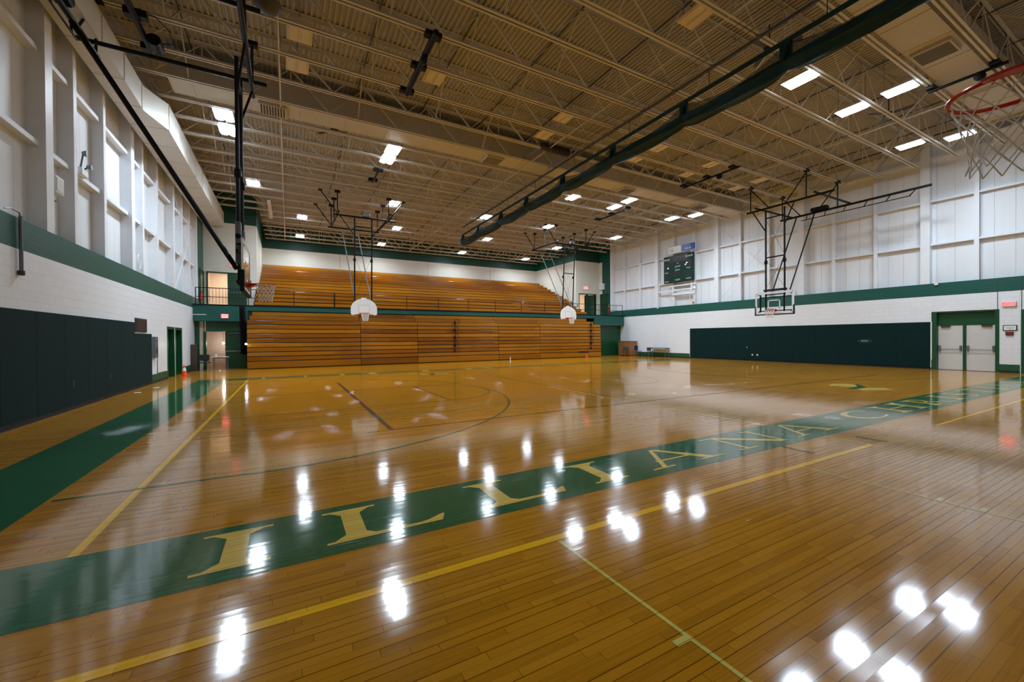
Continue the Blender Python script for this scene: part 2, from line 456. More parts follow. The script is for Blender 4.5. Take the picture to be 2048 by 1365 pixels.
# ------------------------------------------------------------------ floor
fl = MB(); fl.add([(XL-0.4,YF-0.3,0),(XR+0.6,YF-0.3,0),(XR+0.6,36,0),(XL-0.4,36,0)], [(0,1,2,3)])
floor = struct(fl.build('floor', 'floor'))
Z1, Z2, Z3 = 0.0012, 0.0020, 0.0028
MB().flat([(-3.25,3.37),(XR,3.37),(XR,4.33),(-3.25,4.33)], Z1).build('painted_band', 'f_green', floor)
MB().flat([(-3.25,4.33),(-2.2,4.33),(-2.2,19.98),(-3.25,19.98)], Z1).build('painted_band', 'f_green', floor)
MB().flat([(-3.25,19.98),(24.6,19.98),(24.6,20.8),(-3.25,20.8)], Z1).build('painted_band', 'f_green', floor)
LNZ = [0]
def ln(pts, w, mat, z=Z2, closed=False):
    LNZ[0] += 1
    return MB().strip(pts, w, z+LNZ[0]*0.00002, closed).build('painted_line', mat, floor)
def arc(cx, cy, r, a0, a1, n=40): return [(cx+r*math.cos(math.radians(a0+(a1-a0)*i/n)), cy+r*math.sin(math.radians(a0+(a1-a0)*i/n))) for i in range(n+1)]
# cross court border (gold) and baseline
ln([(-1.46,4.33),(-1.46,19.98)], 0.07, 'f_amber')
ln([(-1.46,2.75),(7.72,2.75)], 0.075, 'f_amber')
ln([(7.7,2.75),(7.7,3.37)], 0.045, 'f_amber'); ln([(7.7,4.33),(7.7,11.5)], 0.045, 'f_amber')
ln([(1.91,2.70),(1.91,0.9)], 0.028, 'f_lime'); ln([(1.91,1.48),(1.80,1.48)], 0.045, 'f_lime')
ln([(5.66,2.70),(5.66,-2.0)], 0.028, 'f_lime'); ln([(5.66,1.49),(5.78,1.49)], 0.045, 'f_lime'); ln([(5.66,1.2),(5.78,1.2)], 0.045, 'f_lime')
ln([(10.3,2.75),(26.0,2.75)], 0.05, 'f_amber'); ln([(12.5,3.3),(12.5,0.5)], 0.03, 'f_lime')
# main basketball court
ln([(-2.15,5.95),(-0.5,5.95)] + arc(-0.5,12.12,6.2,-89,89,64) + [(-0.5,18.3),(-2.15,18.3)], 0.055, 'f_dgreen')
ln([(-2.15,10.3),(3.78,10.3)], 0.04, 'f_dgreen'); ln([(-2.15,13.95),(3.78,13.95)], 0.04, 'f_dgreen')
ln([(3.78,10.28),(3.78,13.97)], 0.05, 'f_dgreen')
ln(arc(3.78,12.12,1.83,-90,90), 0.045, 'f_dgreen')
ln(arc(11.1,12.2,1.83,0,360,60), 0.045, 'f_dgreen', closed=False); ln(arc(11.1,12.2,0.61,0,360,32), 0.04, 'f_dgreen')
ln(arc(22.0,12.12,6.2,91,269,64), 0.055, 'f_dgreen'); ln([(17.7,10.3),(23.6,10.3)], 0.04, 'f_dgreen'); ln([(17.7,13.95),(23.6,13.95)], 0.04, 'f_dgreen')
ln([(17.72,10.28),(17.72,13.97)], 0.05, 'f_dgreen'); ln(arc(17.72,12.12,1.83,90,270), 0.045, 'f_dgreen')
# volleyball court
ln([(1.63,7.48),(1.63,16.7)], 0.085, 'f_navy', Z3); ln([(1.63,7.5),(21.5,7.5)], 0.045, 'f_navy', Z3)
ln([(7.82,7.5),(7.82,16.7)], 0.045, 'f_navy', Z3)
ln([(1.2,7.5),(1.4,7.5)], 0.03, 'f_navy'); ln([(1.24,10.7),(1.42,10.7)], 0.03, 'f_navy')
ln([(8.1,3.1),(8.12,2.7)], 0.05, 'f_dgreen'); ln([(6.45,3.36),(6.45,2.95)], 0.05, 'f_dgreen')
ln([(3.0,6.55),(3.9,6.55)], 0.03, 'f_amber')
for k, (gx, gw) in enumerate([(-1.0,0.12),(0.6,0.12),(2.1,0.18),(3.4,0.3),(6.0,0.3),(8.4,0.3),(9.6,0.2),(14.6,0.2),(18.2,0.2)]):
    MB().flat([(gx,20.1),(gx+gw,20.1),(gx+gw,20.68),(gx,20.68)], Z2).build('painted_mark', 'f_yellow', floor)

# floor lettering: serif capitals on the green band
def glyph(ch, x0, x1, y0=3.54, y1=4.2):
    b = MB(); W = x1-x0; H = y1-y0; t = 0.035; st = 0.165; z = Z3
    _f, _s = b.flat, b.strip; cnt = [0]
    def nz(): cnt[0] += 1; return Z3+0.00012*cnt[0]
    b.flat = lambda pts, zz: _f(pts, nz())
    b.strip = lambda pts, w, zz: _s(pts, w, nz())
    def q(*pts): b.flat([(x0+p[0]*W, y0+p[1]*H) for p in pts], z)
    def bar(xa, ya, xb, yb, w, w2=None):            # stroke in metres, width measured along x
        w2 = w if w2 is None else w2
        b.flat([(xa-w/2, ya),(xa+w/2, ya),(xb+w2/2, yb),(xb-w2/2, yb)], z)
    def serif(xc, y, half, upw):                    # bracketed slab serif
        s = 1 if upw else -1
        pts = [(xc-half, y), (xc+half, y), (xc+half, y+s*t), (xc-half, y+s*t)]
        b.flat(pts if upw else pts[::-1], z)
    def bracket(xc, y, w, half, upw):
        s = 1 if upw else -1
        pts = [(xc-w/2-half*0.45, y), (xc+w/2+half*0.45, y), (xc+w/2, y+s*0.10), (xc-w/2, y+s*0.10)]
        b.flat(pts if upw else pts[::-1], z)
    def stem(xc, w, half):
        bar(xc, y0, xc, y1, w); serif(xc, y0, half, True); serif(xc, y1, half, False)
        bracket(xc, y0+t*0.6, w, half, True); bracket(xc, y1-t*0.6, w, half, False)
    if ch == 'I':
        stem((x0+x1)/2, st, W/2)
    elif ch == 'L':
        xc = x0+0.235; stem(xc, st, 0.235)
        b.flat([(xc, y0), (x1-0.06, y0), (x1-0.06, y0+0.045), (xc, y0+0.06)], z)
        b.flat([(x1-0.30, y0), (x1-0.06, y0), (x1, y0+0.13), (x1-0.035, y0+0.13)], z)
        b.flat([(x1-0.45, y0+0.0), (x1-0.06, y0), (x1-0.035, y0+0.13), (x1-0.12, y0+0.075)], z)
    elif ch == 'A':
        ap = x0+W*0.46
        bar(x0+0.2, y0, ap, y1, 0.085, 0.07); bar(x1-0.24, y0, ap+0.02, y1, 0.19, 0.09)
        serif(x0+0.2, y0, 0.2, True); serif(x1-0.24, y0, 0.24, True)
        yb = y0+H*0.32
        b.flat([(x0+0.28, yb), (x1-0.38, yb), (x1-0.38, yb+0.04), (x0+0.28, yb+0.04)], z)
    elif ch == 'N':
        xa, xb = x0+0.25, x1-0.14
        bar(xa, y0, xa, y1, 0.07); bar(xb, y0, xb, y1, 0.07); bar(xb-0.02, y0, xa, y1, 0.2)
        serif(xa, y0, 0.22, True); serif(xa-0.1, y1, 0.17, False); serif(xb, y1, 0.2, False)
    elif ch == 'H':
        xa, xb = x0+0.26, x1-0.26
        stem(xa, st, 0.26); stem(xb, st, 0.26); ym = (y0+y1)/2
        b.flat([(xa, ym-0.02), (xb, ym-0.02), (xb, ym+0.025), (xa, ym+0.025)], z)
    elif ch == 'T':
        xc = (x0+x1)/2; bar(xc, y0, xc, y1, st); serif(xc, y0, 0.24, True)
        b.flat([(x0+0.03, y1-0.05), (x1-0.03, y1-0.05), (x1-0.03, y1), (x0+0.03, y1)], z)
        b.flat([(x0, y1-0.17), (x0+0.05, y1-0.17), (x0+0.16, y1-0.04), (x0+0.03, y1)], z)
        b.flat([(x1-0.05, y1-0.17), (x1, y1-0.17), (x1-0.03, y1), (x1-0.16, y1-0.04)], z)
    elif ch == 'C':
        cx, cy, rx, ry = (x0+x1)/2, (y0+y1)/2, W/2-0.06, H/2-0.03
        P = []; w = []
        for i in range(41):
            a = math.radians(48+i*(312-48)/40)
            P.append((cx+rx*math.cos(a), cy+ry*math.sin(a))); w.append(0.05+0.11*max(0, -math.cos(a))**1.2)
        b.strip(P, w, z)
        e = P[0]; b.flat([(e[0]-0.03, e[1]-0.10), (e[0]+0.06, e[1]-0.10), (e[0]+0.05, y1-0.02), (e[0]-0.02, e[1])], z)
    elif ch == 'R':
        xa = x0+0.24; stem(xa, st, 0.24)
        cx, cy = xa+0.18, y1-0.195
        P = [(xa, y1-0.02)]+[(cx+0.26*math.cos(math.radians(a)), cy+0.175*math.sin(math.radians(a))) for a in range(90,-91,-10)]+[(xa, cy-0.175)]
        b.strip(P, [0.04]+[0.04+0.09*max(0, math.cos(math.radians(a))) for a in range(90,-91,-10)]+[0.04], z)
        bar(x1-0.13, y0, cx+0.02, cy-0.16, 0.2, 0.16); serif(x1-0.1, y0, 0.15, True)
    elif ch == 'S':
        cx = (x0+x1)/2; r = H*0.25
        P = [(cx+0.26*math.cos(math.radians(a)), y1-0.02-r+r*math.sin(math.radians(a))) for a in range(20,271,10)]
        P += [(cx+0.28*math.cos(math.radians(a)), y0+0.02+r+r*math.sin(math.radians(a))) for a in range(90,-161,-10)]
        k = len(P); b.strip(P, [0.05+0.10*math.exp(-((i/(k-1)-0.5)/0.16)**2) for i in range(k)], z)
    return b.build('letter', 'f_yellow', floor)
for ch, a, c in [('I',-0.63,-0.13),('L',0.26,1.28),('L',1.67,2.66),('I',3.03,3.53),('A',3.95,5.34),('N',5.69,7.03),('A',7.30,8.64),
                 ('C',9.93,11.15),('H',11.44,12.9),('R',13.27,14.55),('I',14.92,15.42),('S',15.9,16.75),('T',17.2,18.35),('I',18.8,19.3),('A',19.65,21.0),('N',21.35,22.65)]:
    glyph(ch, a, c)
# mid court emblem: two gold leaves round a green slanted N
em = MB()
em.flat([(15.62,6.72),(15.82,6.28),(16.15,6.12),(16.72,6.42),(16.78,6.72),(16.35,6.92)], Z2)
em.flat([(15.30,5.86),(15.22,5.58),(15.62,5.30),(16.12,5.22),(16.42,5.58),(16.05,5.82)], Z2)
em.build('painted_emblem', 'f_yellow', floor)
MB().flat([(15.15,6.02),(15.3,5.86),(16.05,5.82),(16.75,6.3),(16.72,6.42),(16.15,6.12)], Z3).build('painted_emblem', 'f_green', floor)
eb = MB()
for xx in (5.35,5.72,6.08,6.4): eb.flat([(xx,18.0),(xx+0.12,18.0),(xx+0.24,18.75),(xx+0.12,18.75)], Z2)
eb.flat([(5.3,18.3),(6.6,18.3),(6.6,18.45),(5.3,18.45)], Z2)
eb.build('painted_emblem', 'f_yellow', floor)
MB().flat([(5.62,17.9),(5.86,17.9),(6.1,18.85),(5.86,18.85)], Z3).build('painted_emblem', 'f_green', floor)

# ------------------------------------------------------------------ walls
ZL0, ZL1 = 3.446, 4.055
ZR0, ZR1 = 3.53, 4.14
def boxes(lst, name, mat, parent=None):
    b = MB()
    for q in lst: b.box(*q)
    return b.build(name, mat, parent)
# left wall: block below, painted band, liner panel above. two door recesses
LD = [(22.55,23.72),(23.98,25.2)]; ZLD = 2.2
segs = [(YF,LD[0][0]),(LD[0][1],LD[1][0]),(LD[1][1],29.7)]
wl = boxes([(XL-0.32,XL,a,c,0,ZLD) for a,c in segs]+[(XL-0.32,XL,YF,29.7,ZLD,ZL0)], 'wall_left', 'white_block'); struct(wl)
boxes([(XL-0.32,XL,YF,29.7,ZL0,ZL1)], 'painted_band', 'green_block', wl)
boxes([(XL-0.40,XL-0.32,YF,29.7,ZL1-0.02,ZD)], 'liner_panel', 'panel', wl)
for i,(za) in enumerate((5.9,7.95,10.15)):
    boxes([(XL-0.32,XL-0.14,YF,29.7,za,za+0.03),(XL-0.14,XL-0.12,YF,29.7,za-0.02,za+0.09)], 'girt', 'steel_white', wl)
bl_ = boxes([(XL,XL+0.012,a,c,0.09,0.34) for a,c in [(20.1,LD[0][0]-0.06),(LD[1][1]+0.06,29.7)]], 'baseboard_left', 'green_base'); struct(bl_)
boxes([(XL,XL+0.02,a,c,0,0.09) for a,c in [(YF,LD[0][0]-0.06),(LD[1][1]+0.06,29.7)]], 'cove_base', 'black_soft', bl_)
# right wall with the double door opening
RD = (5.33,7.38); RD2 = (2.5,4.66); ZRD = 2.72
segs = [(YF,RD2[0]),(RD2[1],RD[0]),(RD[1],29.8)]
wr = boxes([(XR,XR+0.32,a,c,0,ZRD) for a,c in segs]+[(XR,XR+0.32,YF,29.8,ZRD,ZR0)], 'wall_right', 'white_block'); struct(wr)
boxes([(XR,XR+0.32,YF,29.8,ZR0,ZR1)], 'painted_band', 'green_block', wr)
boxes([(XR+0.36,XR+0.44,YF,29.8,ZR1-0.02,ZD)], 'liner_panel', 'panel', wr)
for za in (6.02,8.12,10.2):
    boxes([(XR+0.18,XR+0.36,YF,29.8,za,za+0.03),(XR+0.16,XR+0.18,YF,29.8,za-0.02,za+0.08)], 'girt', 'steel_white', wr)
boxes([(XR-0.004,XR,RD[0]-0.012,RD[0]+0.012,ZRD,ZR1),(XR-0.004,XR,RD2[1]-0.012,RD2[1]+0.012,ZRD,ZR1)], 'control_joint', 'grille', wr)
br_ = boxes([(XR-0.012,XR,a,c,0.09,0.36) for a,c in [(RD2[1]+0.05,RD[0]-0.05),(20.95,29.8)]], 'baseboard_right', 'green_base'); struct(br_)
boxes([(XR-0.02,XR,a,c,0,0.09) for a,c in [(RD2[1]+0.05,RD[0]-0.05),(RD[1]+0.05,29.8)]], 'cove_base', 'black_soft', br_)
# wall behind the camera
struct(boxes([(XL-0.4,XR+0.4,YF-0.3,YF,0,ZD)], 'wall_front', 'cream_block_x'))
# columns on both side walls
def ibeam(x_in, x_out, yc, w, z0):
    b = MB(); b.box(x_in, x_in+0.02, yc-w/2, yc+w/2, z0, ZD-0.02); b.box(x_in+0.02, x_out-0.004, yc-w*0.3, yc+w*0.3, z0, ZD-0.02)
    return b
for yc in (7.66,13.15,18.72,24.2,2.2,29.62):
    b = MB(); b.box(XR+0.02, XR+0.36, yc-0.17, yc+0.17, ZR1, ZD-0.02); struct(b.build('wall_column', 'steel_white'))
for yc in (28.0,26.1,22.5,20.6,17.0,15.1,11.5,9.6,5.98,4.1):
    struct(ibeam(XR+0.10, XR+0.36, yc, 0.16, ZR1).build('wall_column', 'steel_white'))
for yc in (12.85,18.42,24.1,7.3,1.8,29.5):
    b = MB(); b.box(XL-0.32, XL-0.02, yc-0.16, yc+0.16, ZL1, ZD-0.02); struct(b.build('wall_column', 'steel_white'))
for yc in (14.18,16.05,19.6,21.5,25.9,27.7,11.0,9.2):
    b = MB(); b.box(XL-0.32, XL-0.04, yc-0.09, yc+0.09, ZL1, ZD-0.02); struct(b.build('wall_column', 'steel_white'))
# wind bracing rods
def xbrace(x, y0, y1, z0, z1):
    b = MB(); b.tube((x,y0,z0),(x,y1,z1),0.012,6); b.tube((x,y0,z1),(x,y1,z0),0.012,6)
    return struct(b.build('wall_brace_beam', 'steel_white'))
xbrace(XR+0.08, 24.5, 29.4, ZR1+0.1, 9.6); xbrace(XR+0.08, 13.5, 18.5, ZR1+0.1, 9.6); xbrace(XL-0.06, 24.4, 29.4, ZL1+0.1, 8.6)
# green returns beyond the hall corners, tower walls and the wall behind the upper bleachers
ZG = 9.07
wbl = boxes([(XL-0.3,XL,29.7,YT+0.2,0,ZD)], 'wall_left_rear', 'green_block'); struct(wbl)
wbr = boxes([(XR,XR+0.3,29.8,30.9,0,ZD),(XR,XR+0.3,30.9,YT+0.2,9.07,ZD)], 'wall_right_rear', 'green_block'); struct(wbr)
boxes([(XR,XR+0.3,30.9,YT+0.2,0,9.07)], 'painted_return', 'cream_block_y', wbr)
ZDU = 5.88
LO = (-4.36,-2.36); RO = (24.72,26.72)
wb = boxes([(XL,LO[0],YT,YT+0.2,ZM,ZG),(LO[1],XTL,YT,YT+0.2,ZM,ZG),(LO[0],LO[1],YT,YT+0.2,ZDU,ZG),
            (XTR,RO[0],YT,YT+0.2,ZM,ZG),(RO[1],XR,YT,YT+0.2,ZM,ZG),(RO[0],RO[1],YT,YT+0.2,ZDU,ZG),
            (XTL-0.2,XTR+0.2,YB,YB+0.2,ZM,ZG)], 'wall_back', 'cream_block_x'); struct(wb)
boxes([(XL,XTL,YT-0.002,YT+0.2,ZG,ZD),(XTR,XR,YT-0.002,YT+0.2,ZG,ZD),(XTL-0.2,XTR+0.2,YB-0.002,YB+0.2,ZG,ZD)], 'painted_band', 'green_block_x', wb)
boxes([(4.0,4.02,YB-0.006,YB,7.4,ZG),(11.9,11.92,YB-0.006,YB,7.4,ZG),(18.6,18.62,YB-0.006,YB,7.4,ZG)], 'control_joint', 'grille', wb)
ws = boxes([(XTL-0.2,XTL,YT+0.2,YB,ZM,ZG),(XTR,XTR+0.2,YT+0.2,YB,ZM,ZG)], 'wall_back_side', 'cream_block_y'); struct(ws)
boxes([(XTL-0.2,XTL+0.002,YT,YB,ZG,ZD),(XTR-0.002,XTR+0.2,YT,YB,ZG,ZD)], 'painted_band', 'green_block', ws)
# lit rooms behind the two mezzanine doorways
for (a, c, nm) in ((XL, XTL-0.2, 'left'), (XTR+0.2, XR, 'right')):
    b = MB(); b.box(a,c,YT+2.6,YT+2.7,ZM,6.3); b.box(a,c,YT+0.2,YT+2.7,6.3,6.4); b.box(a-0.1,a,YT+0.2,YT+2.7,ZM,6.4); b.box(c,c+0.1,YT+0.2,YT+2.7,ZM,6.4)
    w_ = struct(b.build('wall_lobby_'+nm, 'pink_wall'))
    lt = thing('lobby_lamp', 'warm ceiling lamp in the lobby seen through the %s mezzanine doorway' % nm, 'lamp', ((a+c)/2, YT+1.3, 6.25))
    MB().box((a+c)/2-0.3,(a+c)/2+0.3,YT+1.0,YT+1.6,6.24,6.298).build('lens', 'warm_lamp', lt)
    MB().box((a+c)/2-0.33,(a+c)/2+0.33,YT+0.97,YT+1.63,6.27,6.299).build('housing', 'white', lt)
# corridor wall under the mezzanine, both ends
YC = 28.42
CO = (-4.05,-3.16)
cw = boxes([(XL,-4.36,YC,YC+0.15,0,2.72),(CO[0]-0.02,-2.1,YC,YC+0.15,2.14,3.4),(XL,CO[0]-0.02,YC,YC+0.15,2.72,3.4),(-2.16,-1.95,YC,YC+0.15,0,2.14),
            (23.75,XR,YC,YC+0.15,0,3.4)], 'wall_corridor', 'frame_green'); struct(cw)
boxes([(-4.36,-4.18,YC+0.05,YC+0.12,0,2.72)], 'side_light', 'tan_wall', cw)
boxes([(-4.18,CO[0],YC-0.02,YC+0.15,0,2.14)], 'jamb', 'frame_green', cw)
b = MB(); b.box(XL,-1.9,32.4,32.5,0,3.2); b.box(XL-0.05,XL,YC+0.15,32.5,0,3.2); b.box(-2.0,-1.9,YC+0.15,32.5,0,3.2); b.box(XL,-1.9,YC+0.15,32.5,3.2,3.3)
b.box(-3.35,-3.25,30.0,32.4,0,3.2)
cr_ = struct(b.build('wall_corridor_inner', 'tan_wall'))
lamp = thing('corridor_lamp', 'small bright lamp glowing inside the open corridor door at floor level', 'lamp', (-3.55,31.6,1.65))
MB().lathe((-3.62,31.6,1.45), [(0.02,-0.05),(0.05,-0.035),(0.06,0),(0.05,0.035),(0.02,0.05)], 12).build('bulb', 'dim_lamp', lamp, True)
MB().tube((-3.62,31.6,1.52),(-3.62,31.6,3.2),0.012,6).build('stem', 'grey_steel', lamp)
# door leaf at the corridor, closed
d1 = thing('door_1', '', 'door', (-2.6,YC,0)); del d1['label']; del d1['category']; d1['kind'] = 'structure'
MB().rbox(-3.14,-2.16,YC-0.02,YC+0.05,0.01,2.12,0.006).build('leaf', 'door_green', d1)
b = MB(); b.tube((-3.1,YC-0.09,1.0),(-2.22,YC-0.09,1.0),0.018,8); b.box(-3.12,-3.06,YC-0.10,YC-0.02,0.94,1.06); b.box(-2.26,-2.2,YC-0.10,YC-0.02,0.94,1.06)
b.build('panic_bar', 'grey_steel', d1)
b = MB(); b.lathe((-3.08,YC-0.06,1.22),[(0.03,-0.02),(0.035,0),(0.03,0.04)],10,'y'); b.build('handle', 'chrome', d1)
MB().box(-2.95,-2.35,YC-0.09,YC-0.02,2.02,2.07).build('closer_arm', 'grey_steel', d1)

# ------------------------------------------------------------------ mezzanine
mz = boxes([(XL,XR,YM+0.05,YT,3.34,ZM),(XTL-0.2,XTR+0.2,YT,YB,3.34,ZM),(XL,XTL-0.2,YT,YT+2.7,3.34,ZM),(XTR+0.2,XR,YT,YT+2.7,3.34,ZM)], 'mezzanine_slab', 'tan_wall'); struct(mz)
boxes([(XL,XR,YM,YM+0.06,3.34,3.59),(XL,-2.02,YM-0.005,YM+0.12,2.72,3.35),(23.7,XR,YM-0.005,YM+0.12,2.72,3.35)], 'fascia', 'teal', mz)
boxes([(XL,XR,YM-0.02,YM+0.08,3.59,ZM)], 'curb', 'black', mz)

def railing(label, x0, x1, posts, balusters, zt=4.58, thick=()):
    t = thing('guard_railing', label, 'railing', ((x0+x1)/2, YM+0.1, ZM))
    y = YM+0.1
    MB().tube((x0,y,zt),(x1,y,zt),0.022,8).build('top_rail', 'black', t)
    MB().tube((x0,y,ZM+0.42),(x1,y,ZM+0.42),0.018,8).build('mid_rail', 'black', t)
    for p in posts:
        MB().tube((p,y,ZM),(p,y,zt),0.045 if p in thick else 0.022,8).build('post', 'black', t)
    for p in balusters:
        MB().tube((p,y,ZM+0.06),(p,y,zt),0.009,6).build('baluster', 'black', t)
    return t
railing('black pipe guard railing along the front of the upper bleachers', -1.9, 23.1, [0.33,2.6,4.9,7.19,9.45,11.76,14.0,16.32,18.55,20.8,23.1], [], thick=(2.6,))
railing('short black railing with close upright bars before the left mezzanine doorway', -4.45, -2.0, [-4.45,-2.0], [-4.45+0.153*k for k in range(1,16)])
railing('short black railing before the right mezzanine doorway', 23.4, 27.15, [24.35,25.4,27.15], [25.55+0.13*k for k in range(0,8)])

# mezzanine doors
def door_unit(n, leaf, frame, hand, mat='door_green'):
    d = bpy.data.objects.new('door_%d' % n, None); COL.objects.link(d); d.location = leaf.get('loc',(0,0,0)); d['kind'] = 'structure'
    return d
fr = MB()
for (a,c) in (LO,RO):
    fr.box(a-0.06,a,YT-0.03,YT+0.22,ZM,ZDU+0.06); fr.box(c,c+0.06,YT-0.03,YT+0.22,ZM,ZDU+0.06); fr.box(a-0.06,c+0.06,YT-0.03,YT+0.22,ZDU,ZDU+0.06)
fr.box((RO[0]+RO[1])/2-0.05,(RO[0]+RO[1])/2+0.05,YT-0.02,YT+0.2,ZM,ZDU)
struct(fr.build('trim_1', 'frame_green'))
d2 = bpy.data.objects.new('door_2', None); COL.objects.link(d2); d2.location = (-2.85,YT,ZM); d2['kind'] = 'structure'
MB().rbox(-3.34,-2.37,YT+0.0,YT+0.05,ZM+0.01,ZDU-0.01,0.006).build('leaf', 'door_green', d2)
MB().tube((-3.25,YT-0.08,ZM+1.0),(-2.45,YT-0.08,ZM+1.0),0.02,8).build('panic_bar', 'grey_steel', d2)
MB().lathe((-3.27,YT-0.03,ZM+1.1),[(0.03,-0.05),(0.04,0),(0.03,0.03)],10,'y').build('handle', 'chrome', d2)
d3 = bpy.data.objects.new('door_3', None); COL.objects.link(d3); d3.location = (26.0,YT,ZM); d3['kind'] = 'structure'
MB().prism([(26.66,YT+0.08),(26.70,YT+0.10),(26.0,YT+0.80),(25.96,YT+0.77)], 'z', ZM+0.01, ZDU-0.02).build('leaf', 'door_green', d3)
MB().tube((26.62,YT+0.06,ZM+1.0),(26.0,YT+0.70,ZM+1.0),0.02,8).build('panic_bar', 'grey_steel', d3)
# green doors in the side walls of the mezzanine
for k,(xx,s) in enumerate(((XL,1),(XR,-1))):
    d = bpy.data.objects.new('door_%d' % (4+k), None); COL.objects.link(d); d.location = (xx,30.5,ZM); d['kind'] = 'structure'
    MB().box(xx,xx+s*0.03,30.1,31.1,ZM+0.01,5.86).build('leaf', 'door_green', d)
    b = MB(); b.box(xx,xx+s*0.06,30.02,30.1,ZM,5.94); b.box(xx,xx+s*0.06,31.1,31.18,ZM,5.94); b.box(xx,xx+s*0.06,30.1,31.1,5.86,5.94)
    b.build('frame', 'frame_green', d)
    MB().lathe((xx+s*0.06,30.25,ZM+1.05),[(0.03,-0.03),(0.035,0),(0.03,0.03)],10,'x').build('handle', 'chrome', d)

# left wall doors at floor level (recessed)
for k,(a,c) in enumerate(LD):
    d = bpy.data.objects.new('door_%d' % (6+k), None); COL.objects.link(d); d.location = (XL-0.25,(a+c)/2,0); d['kind'] = 'structure'
    MB().rbox(XL-0.30,XL-0.25,a+0.06,c-0.06,0.01,ZLD-0.06,0.006).build('leaf', 'door_green', d)
    b = MB(); b.box(XL-0.31,XL+0.015,a,a+0.06,0,ZLD); b.box(XL-0.31,XL+0.015,c-0.06,c,0,ZLD); b.box(XL-0.31,XL+0.015,a+0.06,c-0.06,ZLD-0.06,ZLD)
    b.box(XL,XL+0.015,a-0.05,a,0,ZLD+0.05); b.box(XL,XL+0.015,c,c+0.05,0,ZLD+0.05); b.box(XL,XL+0.015,a,c,ZLD,ZLD+0.05)
    b.build('frame', 'frame_green', d)
    MB().lathe((XL-0.21,a+0.18,1.02),[(0.03,-0.03),(0.035,0),(0.03,0.03)],10,'x').build('handle', 'chrome', d)
# right wall double door
XD = XR+0.16
fr = MB(); a,c = RD; mid = 6.36
fr.box(XR-0.015,XR+0.3,a-0.0,a+0.07,0,ZRD); fr.box(XR-0.015,XR+0.3,c-0.14,c,0,ZRD); fr.box(XD-0.04,XR+0.3,mid-0.05,mid+0.05,0,2.16)
fr.box(XD,XR+0.3,a+0.07,c-0.14,2.16,ZRD); fr.box(XD-0.03,XR+0.3,a+0.07,c-0.14,2.12,2.17)
fr.box(XR-0.012,XR,a-0.05,a,0,ZRD+0.05); fr.box(XR-0.012,XR,c,c+0.04,0,ZRD+0.05); fr.box(XR-0.012,XR,a,c,ZRD,ZRD+0.05)
struct(fr.build('trim_2', 'frame_green'))
for k,(p,q) in enumerate(((a+0.08,mid-0.055),(mid+0.055,c-0.15))):
    d = bpy.data.objects.new('door_%d' % (8+k), None); COL.objects.link(d); d.location = (XD,(p+q)/2,0); d['kind'] = 'structure'
    MB().rbox(XD,XD+0.05,p,q,0.012,2.11,0.006).build('leaf', 'door_white', d)
    b = MB(); b.tube((XD-0.08,p+0.05,0.98),(XD-0.08,q-0.05,0.98),0.016,8)
    for yy in (p+0.06,q-0.06): b.rbox(XD-0.10,XD,yy-0.035,yy+0.035,0.92,1.16,0.01)
    b.build('panic_bar', 'grey_steel', d)
    b = MB(); b.box(XD-0.07,XD,q-0.42,q-0.1,2.03,2.10) if k else b.box(XD-0.07,XD,p+0.1,p+0.42,2.03,2.10)
    b.build('closer', 'brown', d)
d = bpy.data.objects.new('door_10', None); COL.objects.link(d); d.location = (XD,(RD2[0]+RD2[1])/2,0); d['kind'] = 'structure'
MB().box(XD,XD+0.05,RD2[0],RD2[1],0.01,2.12).build('leaf', 'door_green', d)
b = MB(); b.box(XD,XR+0.3,RD2[0],RD2[1],2.12,ZRD); b.box(XR-0.012,XR+0.3,RD2[1]-0.08,RD2[1]+0.02,0,ZRD); b.build('frame', 'frame_green', d)

# ------------------------------------------------------------------ roof: deck, joists, bridging, ducts
b = MB(); X0, X1, Y0, Y1 = XL-0.42, XR+0.46, YF-0.3, YB+0.25
x = X0; pts = []; P_ = 0.1524
while x < X1:
    pts += [(x, ZD),(x+0.062, ZD),(x+0.078, ZD+0.045),(x+0.136, ZD+0.045)]; x += P_
pts.append((x, ZD))
n_ = len(pts)
b.add([(p[0],Y0,p[1]) for p in pts]+[(p[0],Y1,p[1]) for p in pts], [(i, n_+i, n_+i+1, i+1) for i in range(n_-1)])
b.add([(X0,Y0,ZD+0.2),(X1,Y0,ZD+0.2),(X1,Y1,ZD+0.2),(X0,Y1,ZD+0.2)], [(0,1,2,3)])
struct(b.build('ceiling', 'deck'))

def joist_mesh(xa, xb, ta, tb):
    """double angle chords with Warren webs, local: y=0, z=0 at the bottom chord underside"""
    b = MB(); D = ZD-ZJ
    for s in (-1,1):
        b.box(xa,xb,s*0.022,s*0.085,0.0,0.012); b.box(xa,xb,s*0.022,s*0.032,0.0,0.085)
        b.box(ta,tb,s*0.022,s*0.085,D-0.012,D-0.001); b.box(ta,tb,s*0.022,s*0.032,D-0.085,D-0.001)
    w = MB(); pl = 2.44; n = int((xb-xa)//pl); o = xa+((xb-xa)-n*pl)/2
    zb, zt = 0.05, D-0.05
    for i in range(n+1):
        xx = o+i*pl
        if i < n:
            half = xx+pl/2
            left = (i+0.5) < n/2
            w.beam((xx,0,zb),(half,0,zt),0.045 if not left else 0.022,0.045 if not left else 0.022,(0,1,0))
            w.beam((half,0,zt),(xx+pl,0,zb),0.045 if left else 0.022,0.045 if left else 0.022,(0,1,0))
            w.beam((half,0,zt),(half,0,zb),0.022,0.022,(0,1,0))
    w.beam((ta+0.2,0,zt),(o,0,zb),0.04,0.04,(0,1,0)); w.beam((tb-0.2,0,zt),(o+n*pl,0,zb),0.04,0.04,(0,1,0))
    return b, w
JY = [6.38+1.3635*k for k in range(-7,24)]
